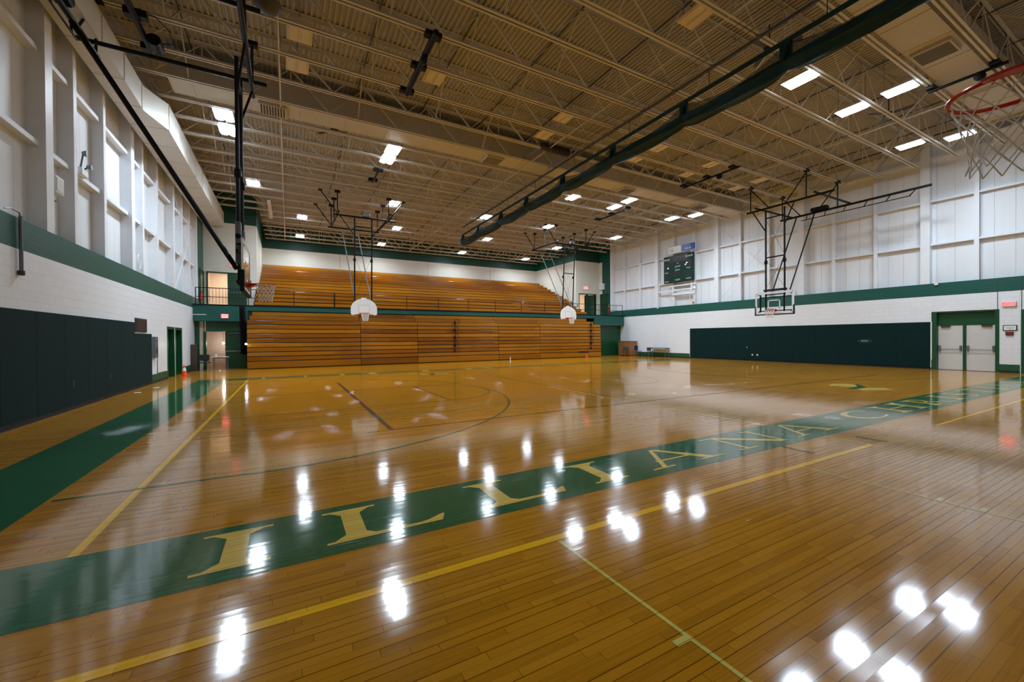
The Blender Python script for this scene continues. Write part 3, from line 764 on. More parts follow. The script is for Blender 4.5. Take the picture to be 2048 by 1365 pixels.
jb, jw = joist_mesh(-4.35, 26.62, XL-0.35, XR+0.4)
j0 = struct(jb.build('roof_joist', 'joist')); jw0 = jw.build('web', 'joist', j0)
JB, JW = joist_mesh(-1.5, 24.0, XTL+0.02, XTR-0.02)
first_far = None
for i, yy in enumerate(JY):
    if yy < 30.9:
        if i == 0: o = j0
        else:
            o = j0.copy(); COL.objects.link(o); w = jw0.copy(); COL.objects.link(w); w.parent = o
    else:
        if first_far is None:
            first_far = struct(JB.build('roof_joist', 'joist')); far_w = JW.build('web', 'joist', first_far); o = first_far
        else:
            o = first_far.copy(); COL.objects.link(o); w = far_w.copy(); COL.objects.link(w); w.parent = o
    o.location = (0, yy, ZJ)
# bridging rows along y : level struts at both chords and crossed diagonals in every bay
XROWS = [-2.6,-0.15,2.35,4.85,7.35,9.85,12.9,15.3,17.8,20.3,22.8,25.2]
for ir, xx in enumerate(XROWS):
    lo = MB(); hi = MB()
    ya, yb = JY[0], (JY[-1] if XTL < xx < XTR else 30.2)
    hi.beam((xx,ya,ZD-0.07),(xx,yb,ZD-0.07),0.03,0.03)
    for k in range(len(JY)-1):
        if JY[k+1] > yb+0.1: break
        if JY[k] < 4.3 < JY[k+1] or JY[k] < 16.6 < JY[k+1]: continue
        if (k+ir) % 2 == 0: lo.beam((xx+0.02,JY[k]+0.05,ZJ+0.06),(xx+0.02,JY[k+1]-0.05,ZD-0.1),0.032,0.032)
        else: lo.beam((xx-0.02,JY[k]+0.05,ZD-0.1),(xx-0.02,JY[k+1]-0.05,ZJ+0.06),0.032,0.032)
    if ir in (1,5,9): lo.beam((xx,ya,ZJ+0.03),(xx,yb,ZJ+0.03),0.04,0.04)
    q = struct(lo.build('bridging_beam', 'joist')); hi.build('top_strut', 'rod', q)
# ledger and conduit along the eaves
for xx in (XL-0.2, XR+0.3): struct(MB().box(xx-0.06,xx+0.06,YF,29.7,ZD-0.32,ZD-0.02).build('eave_beam', 'steel_white'))
b = MB(); b.tube((25.6,YF,ZD-0.35),(25.6,30.5,ZD-0.35),0.035,8); struct(b.build('conduit_beam', 'rod'))

# side duct along the left wall
dt = thing('air_duct', 'long white rectangular air duct running along the top of the left wall', 'duct', (-4.1,15,8.8))
b = MB(); z0, z1 = 8.80, 9.68
def quadtube(b, secs):
    vs = []; fs = []
    for (y, xa, xb, za, zb) in secs: vs += [(xa,y,za),(xb,y,za),(xb,y,zb),(xa,y,zb)]
    for i in range(len(secs)-1):
        for k in range(4): m = (k+1) % 4; fs.append((i*4+k, i*4+m, i*4+4+m, i*4+4+k))
    fs += [(3,2,1,0), tuple(range(len(vs)-4, len(vs)))]
    b.add(vs, fs)
quadtube(b, [(YF+0.02,-4.5,-3.86,8.80,9.56),(16.6,-4.5,-3.86,8.80,9.56),(17.75,-4.5,-3.48,8.80,9.68),(31.25,-4.5,-3.48,8.80,9.68)])
for yy in [1.2+1.52*k for k in range(11)]:
    if yy < 16.6: b.box(-4.5,-3.845,yy-0.012,yy+0.012,8.785,9.57)
for yy in [17.75+1.52*k for k in range(9)]: b.box(-4.5,-3.465,yy-0.012,yy+0.012,8.785,9.69)
b.build('shell', 'duct', dt)
for yy in (3,8,13,20,26): MB().tube((-4.1,yy,9.6),(-4.1,yy,10.95),0.012,6).build('hanger', 'rod', dt)
def cross_duct(label, y0, y1, z0, z1, grilles, xa=-3.2, xb=26.2):
    t = thing('air_duct', label, 'duct', ((xa+xb)/2,(y0+y1)/2,z0))
    b = MB().box(xa,xb,y0,y1,z0,z1); x = xa+0.6
    while x < xb: b.box(x-0.01,x+0.01,y0-0.012,y1+0.012,z0-0.012,z1); x += 1.52
    b.build('shell', 'duct_tan', t)
    for g in grilles:
        q = MB().box(g-0.42,g+0.42,y0+0.1,y1-0.1,z0-0.10,z0).build('register', 'duct_tan', t)
        bb = MB()
        for k in range(9): bb.box(g-0.36+k*0.085,g-0.31+k*0.085,y0+0.14,y1-0.14,z0-0.108,z0-0.10)
        bb.build('grille', 'grille', q)
cross_duct('tan air duct crossing between the roof joists beyond mid court', 16.15, 17.08, 9.80, 10.7, (-0.4,8.2,16.4,22.5))
cross_duct('tan air duct crossing between the roof joists nearest the camera', 3.85, 4.88, 9.80, 10.7, (8.5,16.3,24.0))

# ------------------------------------------------------------------ ceiling lights
LAMP_W = 66.0
def light_fixture(lit, label, loc, group):
    t = thing('ceiling_light', label, 'light', loc, group)
    x, y, z = loc
    MB().prism([(x-0.30,z),(x+0.30,z),(x+0.24,z+0.09),(x-0.24,z+0.09)], 'y', y-0.41, y+0.41).build('housing', 'white' if lit else 'lens_off', t)
    b = MB()
    for s in (-1,1):
        b.path([(x+s*0.145,y-0.36,z-0.01),(x+s*0.145,y+0.36,z-0.01)], 0.115, 12)
    m = b.build('lens', 'lens' if lit else 'lens_off', t, True)
    me = m.data
    for v in me.vertices: v.co.z = -0.01+(v.co.z+0.01)*(0.35 if lit else 0.12)
    if lit:
        li = bpy.data.lights.new('lamp_beam', 'AREA'); li.shape = 'RECTANGLE'; li.size = 0.5; li.size_y = 0.72
        li.energy = LAMP_W; li.color = (0.74, 0.88, 1.0); li.spread = math.radians(150)
        lo_ = bpy.data.objects.new('lamp_beam', li); COL.objects.link(lo_); lo_.parent = t
        lo_.location = (0, 0, -0.056)
    MB().beam((x,y-0.45,z+0.10),(x,y+0.45,z+0.10),0.05,0.04).build('bracket', 'steel_white' if lit else 'duct_tan', t)
    for s in (-1,1): MB().tube((x,y+s*0.4,z+0.1),(x,y+s*0.4,ZD-0.05),0.006,5).build('hanger', 'rod', t)
    return t
ZLt = 9.72
rows = [
 ('nearest lit pair row on the right', [(14.2,6.87),(17.7,6.88),(23.15,6.96)], 'row of lit lights at the upper right of the photo'),
 ('lit row nearest the red rim corner', [(17.65,5.56),(23.86,5.67)], 'row of lit lights closest to the red rim in the corner'),
 ('mid court far side', [(-1.95,17.77),(3.99,17.66),(17.68,17.68),(23.71,17.73)], 'row of lit lights just before the cross duct'),
 ('', [(-1.95,18.98),(3.99,18.71),(14.41,18.8),(17.75,19.0),(22.94,19.0)], 'row of lit lights just beyond the cross duct'),
 ('', [(-1.5,24.75),(5.6,24.61),(11.59,24.5),(16.6,24.54),(23.29,24.73)], 'row of lit lights above the white fan backboards'),
 ('', [(0.88,30.1),(7.01,29.96),(14.27,29.92),(21.21,30.0)], 'row of lit lights over the mezzanine walkway'),
 ('', [(0.88,35.7),(7.02,35.65),(14.38,35.7),(21.33,35.7)], 'rearmost row of lit lights over the upper bleachers')]
for _, pos, grp in rows:
    pos.sort()
    for i, (x, y) in enumerate(pos):
        light_fixture(True, 'lit ceiling light, %s from left, %s' % (ORD[i], grp.replace('row of lit lights','row').replace(' of the photo','')), (x,y,ZLt), grp)
for x, y, lb in ((4.0,5.58,'unseen lit ceiling light over the near left court, beyond the top edge'),):  # unseen fixture, inferred from and added for the bright near floor
    light_fixture(True, lb, (x,y,ZLt), 'unseen lit lights above the camera')
unlit = [('nearer unlit row over mid court', [(0.35,12.22),(4.08,12.25),(9.03,12.22),(14.08,12.25),(17.63,12.26),(21.67,12.36)]),
         ('farther unlit row over mid court', [(0.32,13.65),(9.1,13.66),(14.04,13.49),(17.63,13.55),(21.67,13.57)]),
         ('beside the near end of the divider curtain', [(9.18,6.79)])]
for grp, pos in unlit:
    for i, (x, y) in enumerate(pos):
        light_fixture(False, 'switched off cream ceiling light, %s from left, %s' % (ORD[i], grp), (x,y,ZLt+0.1), grp)

# ------------------------------------------------------------------ ceiling bits: fans, clamps, dome
def ceiling_fan(label, x, y, z, rot):
    t = thing('ceiling_fan', label, 'fan', (x,y,z))
    MB().lathe((x,y,z), [(0.04,-0.10),(0.15,-0.07),(0.16,0.04),(0.05,0.10)], 14).build('motor', 'brown', t, True)
    MB().tube((x,y,z+0.08),(x,y,ZD-0.01),0.02,8).build('downrod', 'brown', t)
    for k in range(3):
        a = rot+k*2*PI/3; c, s = math.cos(a), math.sin(a)
        b = MB(); P = []
        for (r, w, dz) in ((0.16,0.05,0),(0.3,0.09,0.0),(0.75,0.10,-0.01),(0.80,0.07,-0.01)):
            P.append(((x+c*r-s*w, y+s*r+c*w, z+dz-0.015), (x+c*r+s*w, y+s*r-c*w, z+dz+0.015)))
        vs = []
        for p, q in P: vs += [p, q, (p[0],p[1],p[2]+0.012), (q[0],q[1],q[2]+0.012)]
        fs = []
        for i in range(3):
            o = i*4; fs += [(o,o+4,o+5,o+1),(o+2,o+3,o+7,o+6),(o,o+2,o+6,o+4),(o+1,o+5,o+7,o+3)]
        fs += [(0,1,3,2),(12,14,15,13)]
        b.add(vs, fs); b.build('blade', 'brown', t)
ceiling_fan('dark three bladed ceiling fan between the joists left of mid court', 1.75, 18.2, 10.25, 0.25)
ceiling_fan('dark ceiling fan behind the hoisted divider curtain', 12.6, 6.9, 10.2, 1.0)
ceiling_fan('dark ceiling fan among the four lit lights at the upper right', 20.4, 6.75, 10.2, 0.6)
dm = thing('dome_speaker', 'dark olive dome hanging from the roof at the top left', 'speaker', (-0.35,11.1,9.4))
MB().lathe((-0.35,11.1,9.45), [(0.02,-0.14),(0.2,-0.10),(0.30,0.02),(0.31,0.05),(0.12,0.12),(0.08,0.3)], 20).build('dome', 'olive', dm, True)
MB().tube((-0.35,11.1,9.7),(-0.35,11.1,ZD-0.01),0.03,8).build('stem', 'black', dm)

def clamp_pipe(label, x, y0, y1, z=9.60, r=0.055, extra=True):
    t = thing('clamped_pipe', label, 'pipe', (x,(y0+y1)/2,z))
    MB().tube((x,y0,z),(x,y1,z),r,10).build('pipe', 'black', t, True)
    ys = [yy for yy in JY if min(y0,y1)-0.3 < yy < max(y0,y1)+0.3]
    for yy in ys:
        MB().box(x-0.22,x+0.22,yy-0.10,yy+0.10,z+0.03,ZJ+0.03).build('clamp', 'black', t)
    if extra:
        MB().lathe((x-0.02,y0+(y1-y0)*0.33,z-0.12), [(0.03,-0.08),(0.13,-0.05),(0.13,0.05),(0.03,0.08)], 12, 'x').build('pulley', 'black', t)
    return t
clamp_pipe('black pipe clamped under the joists high left of mid court, longest on its side', 3.44, 10.2, 13.2, r=0.085)
clamp_pipe('short black pipe clamped under the joists beside the lit light over the left court', 3.82, 19.5, 21.4, r=0.045, extra=False)
clamp_pipe('black pipe with a pulley under the joists above the scoreboard', 18.55, 11.5, 14.6, r=0.045)
clamp_pipe('short black pipe under the joists between the divider curtain and the right wall far off', 18.5, 18.9, 21.3, r=0.045, extra=False)
clamp_pipe('black pipe clamped under the joists behind the near red rim', 18.44, 3.4, 5.1, r=0.05)
mt = clamp_pipe('heavy black pipe and winch motor under the joists at the top left', -3.2, 10.5, 14.7, z=9.55, r=0.07)
MB().lathe((-2.98,13.9,9.45), [(0.04,-0.22),(0.15,-0.20),(0.15,0.20),(0.04,0.22)], 14, 'y').build('motor', 'black', mt, True)
MB().path([(-3.1,13.0,9.7),(-2.8,13.1,9.66),(-2.6,13.4,9.6),(-2.6,13.8,9.5),(-2.85,13.9,9.5)], 0.012, 6).build('cable', 'black', mt)
hk = thing('hanging_beam', 'cream beam hung below the joists left of the fan backboards', 'beam', (-0.9,29,9.6))
MB().box(-0.98,-0.80,27.0,30.6,9.48,9.62).build('beam', 'joist', hk)
MB().tube((-0.89,27.4,9.6),(-0.89,27.4,ZJ+0.1),0.012,6).build('hanger', 'rod', hk)
wn = thing('curtain_winch', 'dark winch drum on two grey pipes above the divider curtain', 'winch', (10.15,14.4,9.8))
MB().tube((9.45,14.6,9.8),(9.45,16.0,9.8),0.05,8).build('pipe', 'grey_steel', wn); MB().tube((10.85,14.6,9.7),(10.85,16.0,9.7),0.05,8).build('pipe', 'grey_steel', wn)
b = MB(); b.lathe((10.2,14.5,9.78), [(0.03,-0.75),(0.13,-0.72),(0.13,0.72),(0.03,0.75)], 14, 'x')
for k in range(9): b.lathe((9.55+k*0.16,14.5,9.78), [(0.13,-0.02),(0.17,-0.01),(0.17,0.01),(0.13,0.02)], 12, 'x')
b.build('drum', 'brown', wn, True)
MB().box(9.4,10.9,14.35,14.65,9.90,9.96).build('mount', 'grey_steel', wn)

# ------------------------------------------------------------------ divider curtain hoisted across the hall
XC = 11.15
dc = thing('divider_curtain', 'dark green gym divider curtain hoisted in swags under the roof', 'curtain', (XC,16,9.0))
MB().tube((XC,0.6,9.68),(XC,27.5,9.68),0.045,8).build('track_pipe', 'rod', dc)
b = MB()
for yy in JY:
    if 0.6 < yy < 27.5: b.box(XC-0.06,XC+0.06,yy-0.05,yy+0.05,9.66,ZJ+0.06)
b.build('beam_clamp', 'grey_steel', dc)
for k_, cxx in enumerate((10.25,10.5,10.75)): MB().tube((cxx,0.6,9.70-0.01*k_),(cxx,13.9,9.74),0.008,5).build('lift_cable', 'rod', dc)
ZB = 9.15                      # head batten
MB().path([(XC,1.2,ZB),(XC,27.6,ZB)], [0.065,0.06], 10).build('head_batten', 'curtain', dc, True)
ties = [2.4,5.7,8.75,12.0,15.3,18.55,21.5,24.7,27.5]
for yy in ties[:-1]+[27.5]:
    MB().tube((XC,yy-0.9 if yy > 3 else yy,9.68),(XC,yy-0.9 if yy > 3 else yy,ZB),0.012,6).build('hanger_cable', 'rod', dc)
random.seed(11)
# folded vinyl : a swagging bundle built as rings with folds
vs = []; fs = []; NR = 20; rings = []
yy = ties[0]-2.0
ylist = []
while yy <= ties[-1]+0.05: ylist.append(yy); yy += 0.17
for y in ylist:
    k = 0
    while k < len(ties)-1 and y > ties[k+1]: k += 1
    a, c = ties[max(k,0)], ties[min(k+1,len(ties)-1)]
    t = min(1, max(0, (y-a)/(c-a))) if c > a else 0
    if y < ties[0]: t = (y-ties[0]+3.5)/3.5
    sag = 4*t*(1-t)
    tie = math.exp(-(min(t,1-t)*3.45/0.22)**2)
    zc = 8.53-0.05*sag+0.04*tie
    hh = 0.185+0.015*sag-0.02*tie; ww = 0.20+0.03*sag-0.06*tie
    rg = []
    for q in range(NR):
        an = 2*PI*q/NR
        f = 1+0.16*math.sin(5*an+y*0.9)+0.08*math.sin(9*an-y*2.3)
        rg.append((XC+ww*f*math.cos(an), y, zc+hh*f*math.sin(an)))
    rings.append(rg)
for i, rg in enumerate(rings):
    vs += rg
    if i:
        for q in range(NR):
            m = (q+1) % NR; fs.append(((i-1)*NR+q, (i-1)*NR+m, i*NR+m, i*NR+q))
fs += [tuple(range(NR)), tuple(range(len(vs)-1, len(vs)-NR-1, -1))]
b = MB(); b.add(vs, fs); b.build('vinyl_bundle', 'curtain', dc, True)
for yy in ties:
    b = MB(); P = [(XC+0.13*math.cos(a), yy+0.05*math.sin(2*a), 8.72+0.26*math.sin(a)) for a in [2*PI*k/14 for k in range(14)]]
    b.path(P, 0.05, 6, closed=True); b.box(XC-0.05,XC+0.05,yy-0.13,yy+0.13,8.75,9.15)
    b.build('tie_strap', 'curtain', dc, True)
# netting between batten and bundle
vs = []; fs = []
for i, y in enumerate(ylist):
    zc = sum(p[2] for p in rings[i])/NR
    k = 0
    while k < len(ties)-1 and y > ties[k+1]: k += 1
    a_, c_ = ties[k], ties[min(k+1,len(ties)-1)]
    u = min(1, max(0, (y-a_)/(c_-a_))) if c_ > a_ else 0
    zt = ZB-(ZB-zc-0.30)*(4*u*(1-u))**0.75
    vs += [(XC+0.01, y, zt), (XC+0.01+0.05*math.sin(y*3), y, (zt+zc)/2+0.02), (XC+0.02, y, zc)]
    if i: o = (i-1)*3; fs += [(o,o+3,o+4,o+1),(o+1,o+4,o+5,o+2)]
b = MB(); b.add(vs, fs); b.build('netting', 'net_dark', dc)

# ------------------------------------------------------------------ bleachers, lower bank folded
Z0S = [0.02]+[0.43+0.261*k for k in range(11)]
def fold_y(r):  # how far back each row stands when folded
    return YBL + 0.010*r + (0.40 if r == 10 else 0.82 if r == 11 else 0.0)
SX = [-2.03,4.02,7.67,13.8,17.48,23.72]
SN = ['leftmost folded wooden bleacher section, beside the corridor doors','second folded bleacher section from the left, below the left fan backboard',
      'middle folded bleacher section with a black folded aisle rail','fourth folded bleacher section from the left, just before the right fan backboard',
      'rightmost folded bleacher section with an orange cone before it']
for i in range(5):
    xa, xb = SX[i]+0.012, SX[i+1]-0.012
    t = thing('folded_bleacher', SN[i], 'bleacher', ((xa+xb)/2, YBL, 0), 'folded lower bleacher sections')
    for r in range(12):
        za = Z0S[r]; zb = (Z0S[r+1] if r < 11 else 3.31)-0.028
        y = fold_y(r); xe = xb-(0.42*(r-9) if i == 4 and r > 9 else 0); xs = xa+(0.10*(r-9) if i == 0 and r > 9 else 0)
        b = MB(); b.rbox(xs,xe,y,y+0.045,za+0.022,zb,0.006); b.box(xs,xe,y+0.045,fold_y(11)+0.1 if r < 11 else y+0.2,zb-0.03,zb-0.004)
        b.build('seat_board', 'wood', t)
    b = MB()
    for r in range(12):
        y = fold_y(r); za = Z0S[r]; zb = (Z0S[r+1] if r < 11 else 3.30)
        xe = xb-(0.42*(r-9) if i == 4 and r > 9 else 0)
        b.box(xa+0.02,xe-0.02,y+0.03,y+0.07,za,zb)
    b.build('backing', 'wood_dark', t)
def aisle_rail(label, x):
    y = YBL-0.06
    t = thing('aisle_handrail', label, 'handrail', (x,y,0.7), 'folded black aisle handrails on the bleachers')
    MB().tube((x,y,0.78),(x,y+0.0,3.0),0.022,8).build('post', 'black', t)
    for k in range(4):
        z = 1.25+k*0.52
        P = [(x,y,z-0.14)]+[(x+0.20+0.07*math.sin(a), y, z+0.16*math.cos(a+PI)) for a in [PI*j/8 for j in range(9)]]+[(x,y,z+0.16)]
        b = MB(); b.path(P, 0.014, 6); b.build('loop', 'black', t, True)
        MB().rbox(x-0.07,x+0.05,y-0.05,y+0.05,z-0.18,z+0.05,0.015).build('bracket', 'black', t)
    MB().rbox(x-0.05,x+0.05,y-0.05,y+0.05,0.70,0.82,0.015).build('foot', 'black', t)
aisle_rail('black folded aisle rail with loops on the middle bleacher section', 10.3)
aisle_rail('black folded aisle rail with loops on the rightmost bleacher section', 22.55)
tag(MB().box(21.25,22.35,YBL-0.006,YBL+0.03,0.36,0.50).build('hand_hold', 'black_soft'), 'long black slot in the bottom board behind the small orange cone', 'slot')
# dark end curtain on the left end of the bank
b = MB(); P = []
for k in range(15):
    P.append((-2.40+0.018*k, 27.45+0.09*math.sin(k*1.9)))
vs = []; n = len(P)
for zz, dx in ((3.55,0),(2.6,0.02),(1.5,0.06),(0.85,0.10)):
    vs += [(p[0]*1.0+dx*(1-abs(k-7)/7*0.5), p[1], zz+0.06*math.sin(k*0.8)*(zz < 1)) for k, p in enumerate(P)]
fs = []
for j in range(3):
    for k in range(n-1): fs.append((j*n+k, j*n+k+1, (j+1)*n+k+1, (j+1)*n+k))
b.add(vs, fs); ec = b.build('end_curtain', 'dark_cloth', None, True)
m_ = ec.modifiers.new('solid', 'SOLIDIFY'); m_.thickness = 0.03
tag(ec, 'dark cloth hanging at the left end of the folded bleachers', 'curtain')
lp = thing('door_lamp', 'tiny bright lamp at the left edge of the folded bleachers', 'lamp', (-2.03,27.02,1.4))
MB().lathe((-2.06,26.98,1.42), [(0.01,-0.05),(0.045,-0.03),(0.055,0),(0.045,0.03),(0.01,0.05)], 12).build('bulb', 'lens', lp, True)
MB().box(-2.08,-2.02,26.99,27.1,1.36,1.48).build('mount', 'black', lp)

# upper bleachers: fixed rows stepping back to the wall
NRW = 13; RUN = (YB-29.0)/NRW; RISE = 0.305
ub = thing('upper_bleacher', 'fixed wooden upper bleachers stepping up to the back wall', 'bleacher', (11.3,33,ZM))
for r in range(NRW):
    y = 29.0+RUN*r; z = ZM+RISE*r
    xa, xb = XTL+0.04, XTR-0.05
    if y < YT: xa, xb = XTL-0.02, XTR-0.6+0.0*r
    b = MB(); b.rbox(xa,xb,y-0.03,y+0.02,z+0.115,z+RISE,0.008); b.box(xa,xb,y+0.02,y+RUN*0.42,z+RISE-0.045,z+RISE-0.002)
    b.build('seat_board', 'wood_up', ub)
    b = MB(); b.box(xa+0.01,xb-0.01,y+0.02,y+RUN-0.035,z-0.02 if r else z+0.002,z+0.045); 
    b.box(xa+0.01,xb-0.01,y+RUN*0.42,y+RUN-0.03,z+RISE-0.12,z+RISE-0.06)
    b.build('foot_board', 'wood_up', ub)
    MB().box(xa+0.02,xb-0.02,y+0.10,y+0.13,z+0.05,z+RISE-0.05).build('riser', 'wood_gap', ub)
side = [(28.95,ZM)]
for r in range(4): side += [(29.0+RUN*r-0.03, ZM+RISE*r+0.06),(29.0+RUN*r-0.03, ZM+RISE*(r+1)),(29.0+RUN*(r+1)-0.06, ZM+RISE*(r+1))]
side += [(29.0+RUN*4-0.06, ZM)]
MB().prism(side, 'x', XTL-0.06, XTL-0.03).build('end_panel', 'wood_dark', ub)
for xs_ in (4.6,17.6):
    b = MB()
    for r in range(NRW-1):
        y = 29.0+RUN*r; z = ZM+RISE*r
        b.rbox(xs_-0.5,xs_+0.5,y+RUN*0.45,y+RUN-0.04,z+RISE,z+RISE+0.13,0.008)
    b.build('aisle_step', 'wood_up', ub)
tag(MB().rbox(22.3,22.55,31.0,31.12,3.67,5.55,0.01).build('wood_post', 'oak'), 'upright wooden post behind the right mezzanine railing', 'post')

# ------------------------------------------------------------------ basketball backstops
def net(parent, c, rt_=0.222, rb=0.125, h=0.42, n=12, rows_=6, r=0.006, flare=0.0, lean=(0,0)):
    b = MB()
    def pt(i, j):
        t = j/rows_; a = 2*PI*(i+(0.5 if j % 2 else 0))/n
        rad = rt_+(rb-rt_)*min(1, t*1.15)**0.8+flare*max(0, t-0.8)
        return (c[0]+rad*math.cos(a)+lean[0]*t, c[1]+rad*math.sin(a)+lean[1]*t, c[2]-0.015-h*t)
    for j in range(rows_):
        for i in range(n):
            p = pt(i, j)
            if j % 2: qs = [pt(i, j+1), pt(i+1, j+1)]
            else: qs = [pt(i, j+1), pt(i-1, j+1)]
            for q in qs: b.tube(p, q, r, 5)
    return b.build('net', 'white_net', parent, True)
def rim(parent, c, d, r=0.011, plate=True):
    """d = unit direction (x,y) from backboard towards the court"""
    b = MB(); b.path([(c[0]+0.2286*math.cos(a), c[1]+0.2286*math.sin(a), c[2]) for a in [2*PI*k/32 for k in range(32)]], r, 8, closed=True)
    o = b.build('rim', 'red', parent, True)
    b = MB(); s = (-d[1], d[0])
    back = (c[0]-d[0]*0.36, c[1]-d[1]*0.36)
    def P(al, si, z): return (back[0]+d[0]*al+s[0]*si, back[1]+d[1]*al+s[1]*si, c[2]+z)
    vs = [P(0,-0.12,0.0),P(0,0.12,0.0),P(0.17,0.19,0.0),P(0.17,-0.19,0.0),P(0,-0.12,-0.012),P(0,0.12,-0.012),P(0.17,0.19,-0.012),P(0.17,-0.19,-0.012),
          P(0,-0.12,-0.11),P(0,0.12,-0.11)]
    b.add(vs, [(0,1,2,3),(7,6,5,4),(3,2,6,7),(0,3,7,8),(1,9,6,2),(0,8,9,1),(8,7,6,9)])
    b.build('bracket', 'red', parent)
    return o
def joist_hang(b, x, y, z, ztop=ZJ+0.02, r=0.03):
    b.tube((x,y,z),(x,y,ztop),r,8); b.box(x-0.14,x+0.14,y-0.09,y+0.09,ztop-0.05,ztop+0.06)

# --- fan shaped white backboards hung before the bleachers
def fan_backstop(label, cx):
    Y = 24.5
    t = thing('basketball_backstop', label, 'basketball hoop', (cx,Y,0), 'white fan backboards hung before the bleachers')
    z0 = 3.02; out = []
    def arc2(px, pz, r1, r2, a0, a1, n=8): return [(px+r1*math.cos(math.radians(a0+(a1-a0)*k/n)), pz+r2*math.sin(math.radians(a0+(a1-a0)*k/n))) for k in range(n+1)]
    out += [(cx-0.42,z0+0.055),(cx+0.42,z0+0.055)]
    out += arc2(cx+0.60,z0+0.11,0.115,0.11,-90,0,5)
    out += arc2(cx,z0+0.36,0.715,0.585,0,180,22)
    out += arc2(cx-0.60,z0+0.11,0.115,0.11,180,270,5)
    bd = MB().prism(out, 'y', Y, Y+0.04).build('backboard', 'white', t)
    b = MB(); q = [(cx-0.30,z0+0.13),(cx+0.30,z0+0.13),(cx+0.30,z0+0.58),(cx-0.30,z0+0.58)]
    for i in range(4):
        p, r_ = q[i], q[(i+1) % 4]; b.beam((p[0],Y-0.003,p[1]),(r_[0],Y-0.003,r_[1]),0.006,0.035,(0,0,1) if i % 2 == 0 else (1,0,0))
    b.build('target_square', 'duct', bd)
    c = (cx, Y-0.38, 3.11)
    rim(t, c, (0,-1)); net(t, c, r=0.0075, rb=0.15, h=0.42)
    MB().rbox(cx-0.27,cx+0.27,Y-0.03,Y,3.06,3.14,0.008).build('rim_plate', 'red', t)
    ya, yb, zf = 24.15, 27.05, 8.50
    xa, xb = cx-0.50, cx+0.43
    for x in (xa, xb): MB().tube((x,Y+0.09,3.55),(x,ya+0.1,zf),0.04,8).build('mast', 'black', t)
    b = MB()
    for x in (xa, xb): b.lathe((x,Y-0.02,6.15), [(0.06,-0.08),(0.075,-0.05),(0.075,0.05),(0.06,0.08)], 10)
    b.build_each('coupling', 'black', t)
    b = MB()
    for z, yy in ((8.0,24.28),(6.42,24.41),(3.72,24.58)): b.tube((xa,yy,z),(xb,yy,z),0.032,8)
    b.build_each('cross_bar', 'black', t)
    b = MB()
    b.tube((cx-1.55,ya,zf),(cx+1.75,ya,zf),0.05,8); b.tube((cx-1.65,yb,zf),(cx+1.35,yb,zf),0.05,8)
    b.tube((cx-1.38,ya-0.5,zf+0.05),(cx-1.48,yb+0.2,zf+0.05),0.05,8); b.tube((cx+1.38,ya-0.5,zf+0.05),(cx+1.22,yb+0.2,zf+0.05),0.05,8)
    b.build_each('frame_beam', 'black', t)
    b = MB(); b.tube((cx-1.3,ya,zf),(xa,24.4,7.55),0.028,8); b.tube((cx+1.25,ya,zf),(xb,24.4,7.55),0.028,8)
    b.build_each('knee_brace', 'black', t)
    for sx in (cx-0.85, cx+0.05):
        MB().tube((sx,yb,zf-0.05),(sx+(0.36 if sx < cx else 0.33),Y+0.05,3.86),0.032,8).build('rear_brace', 'grey_steel', t)
    b = MB(); jn, jf = JY[19-6+0], JY[22-6+0]
    jn = min(JY, key=lambda v: abs(v-ya)); jf = min(JY, key=lambda v: abs(v-yb)); jm = min(JY, key=lambda v: abs(v-25.5))
    for (x, y, s) in ((cx-1.4,jn,-1),(cx+1.35,jn,1),(cx-1.48,jf,-1),(cx+1.22,jf,1),(cx-1.45,jm,0),(cx+1.3,jm,0)):
        b = MB(); joist_hang(b, x, y, zf)
        if s:
            b.tube((x,y,zf+0.05),(x+s*0.85,y,ZJ-0.02),0.028,8); b.box(x+s*0.85-0.1,x+s*0.85+0.1,y-0.08,y+0.08,ZJ-0.06,ZJ+0.02)
        b.build('roof_hanger', 'black', t)
    w = MB().rbox(cx-0.1,cx+0.3,ya-0.12,ya+0.12,zf+0.05,zf+0.25,0.03).build('winch', 'grey_steel', t)
    b = MB(); b.tube((xa,24.5,6.4),(xb,24.5,3.9),0.006,5); b.tube((xb,24.5,6.4),(xa,24.5,3.9),0.006,5)
    b.build_each('tie_cable', 'black', t)
    MB().rbox(cx-0.13,cx+0.13,Y+0.04,Y+0.16,3.5,4.02,0.02).build('board_mount', 'white', t)
    return t
fan_backstop('left white fan shaped backboard and red rim hung before the wooden bleachers', 3.83)
fan_backstop('right white fan shaped backboard and red rim hung before the wooden bleachers', 18.33)

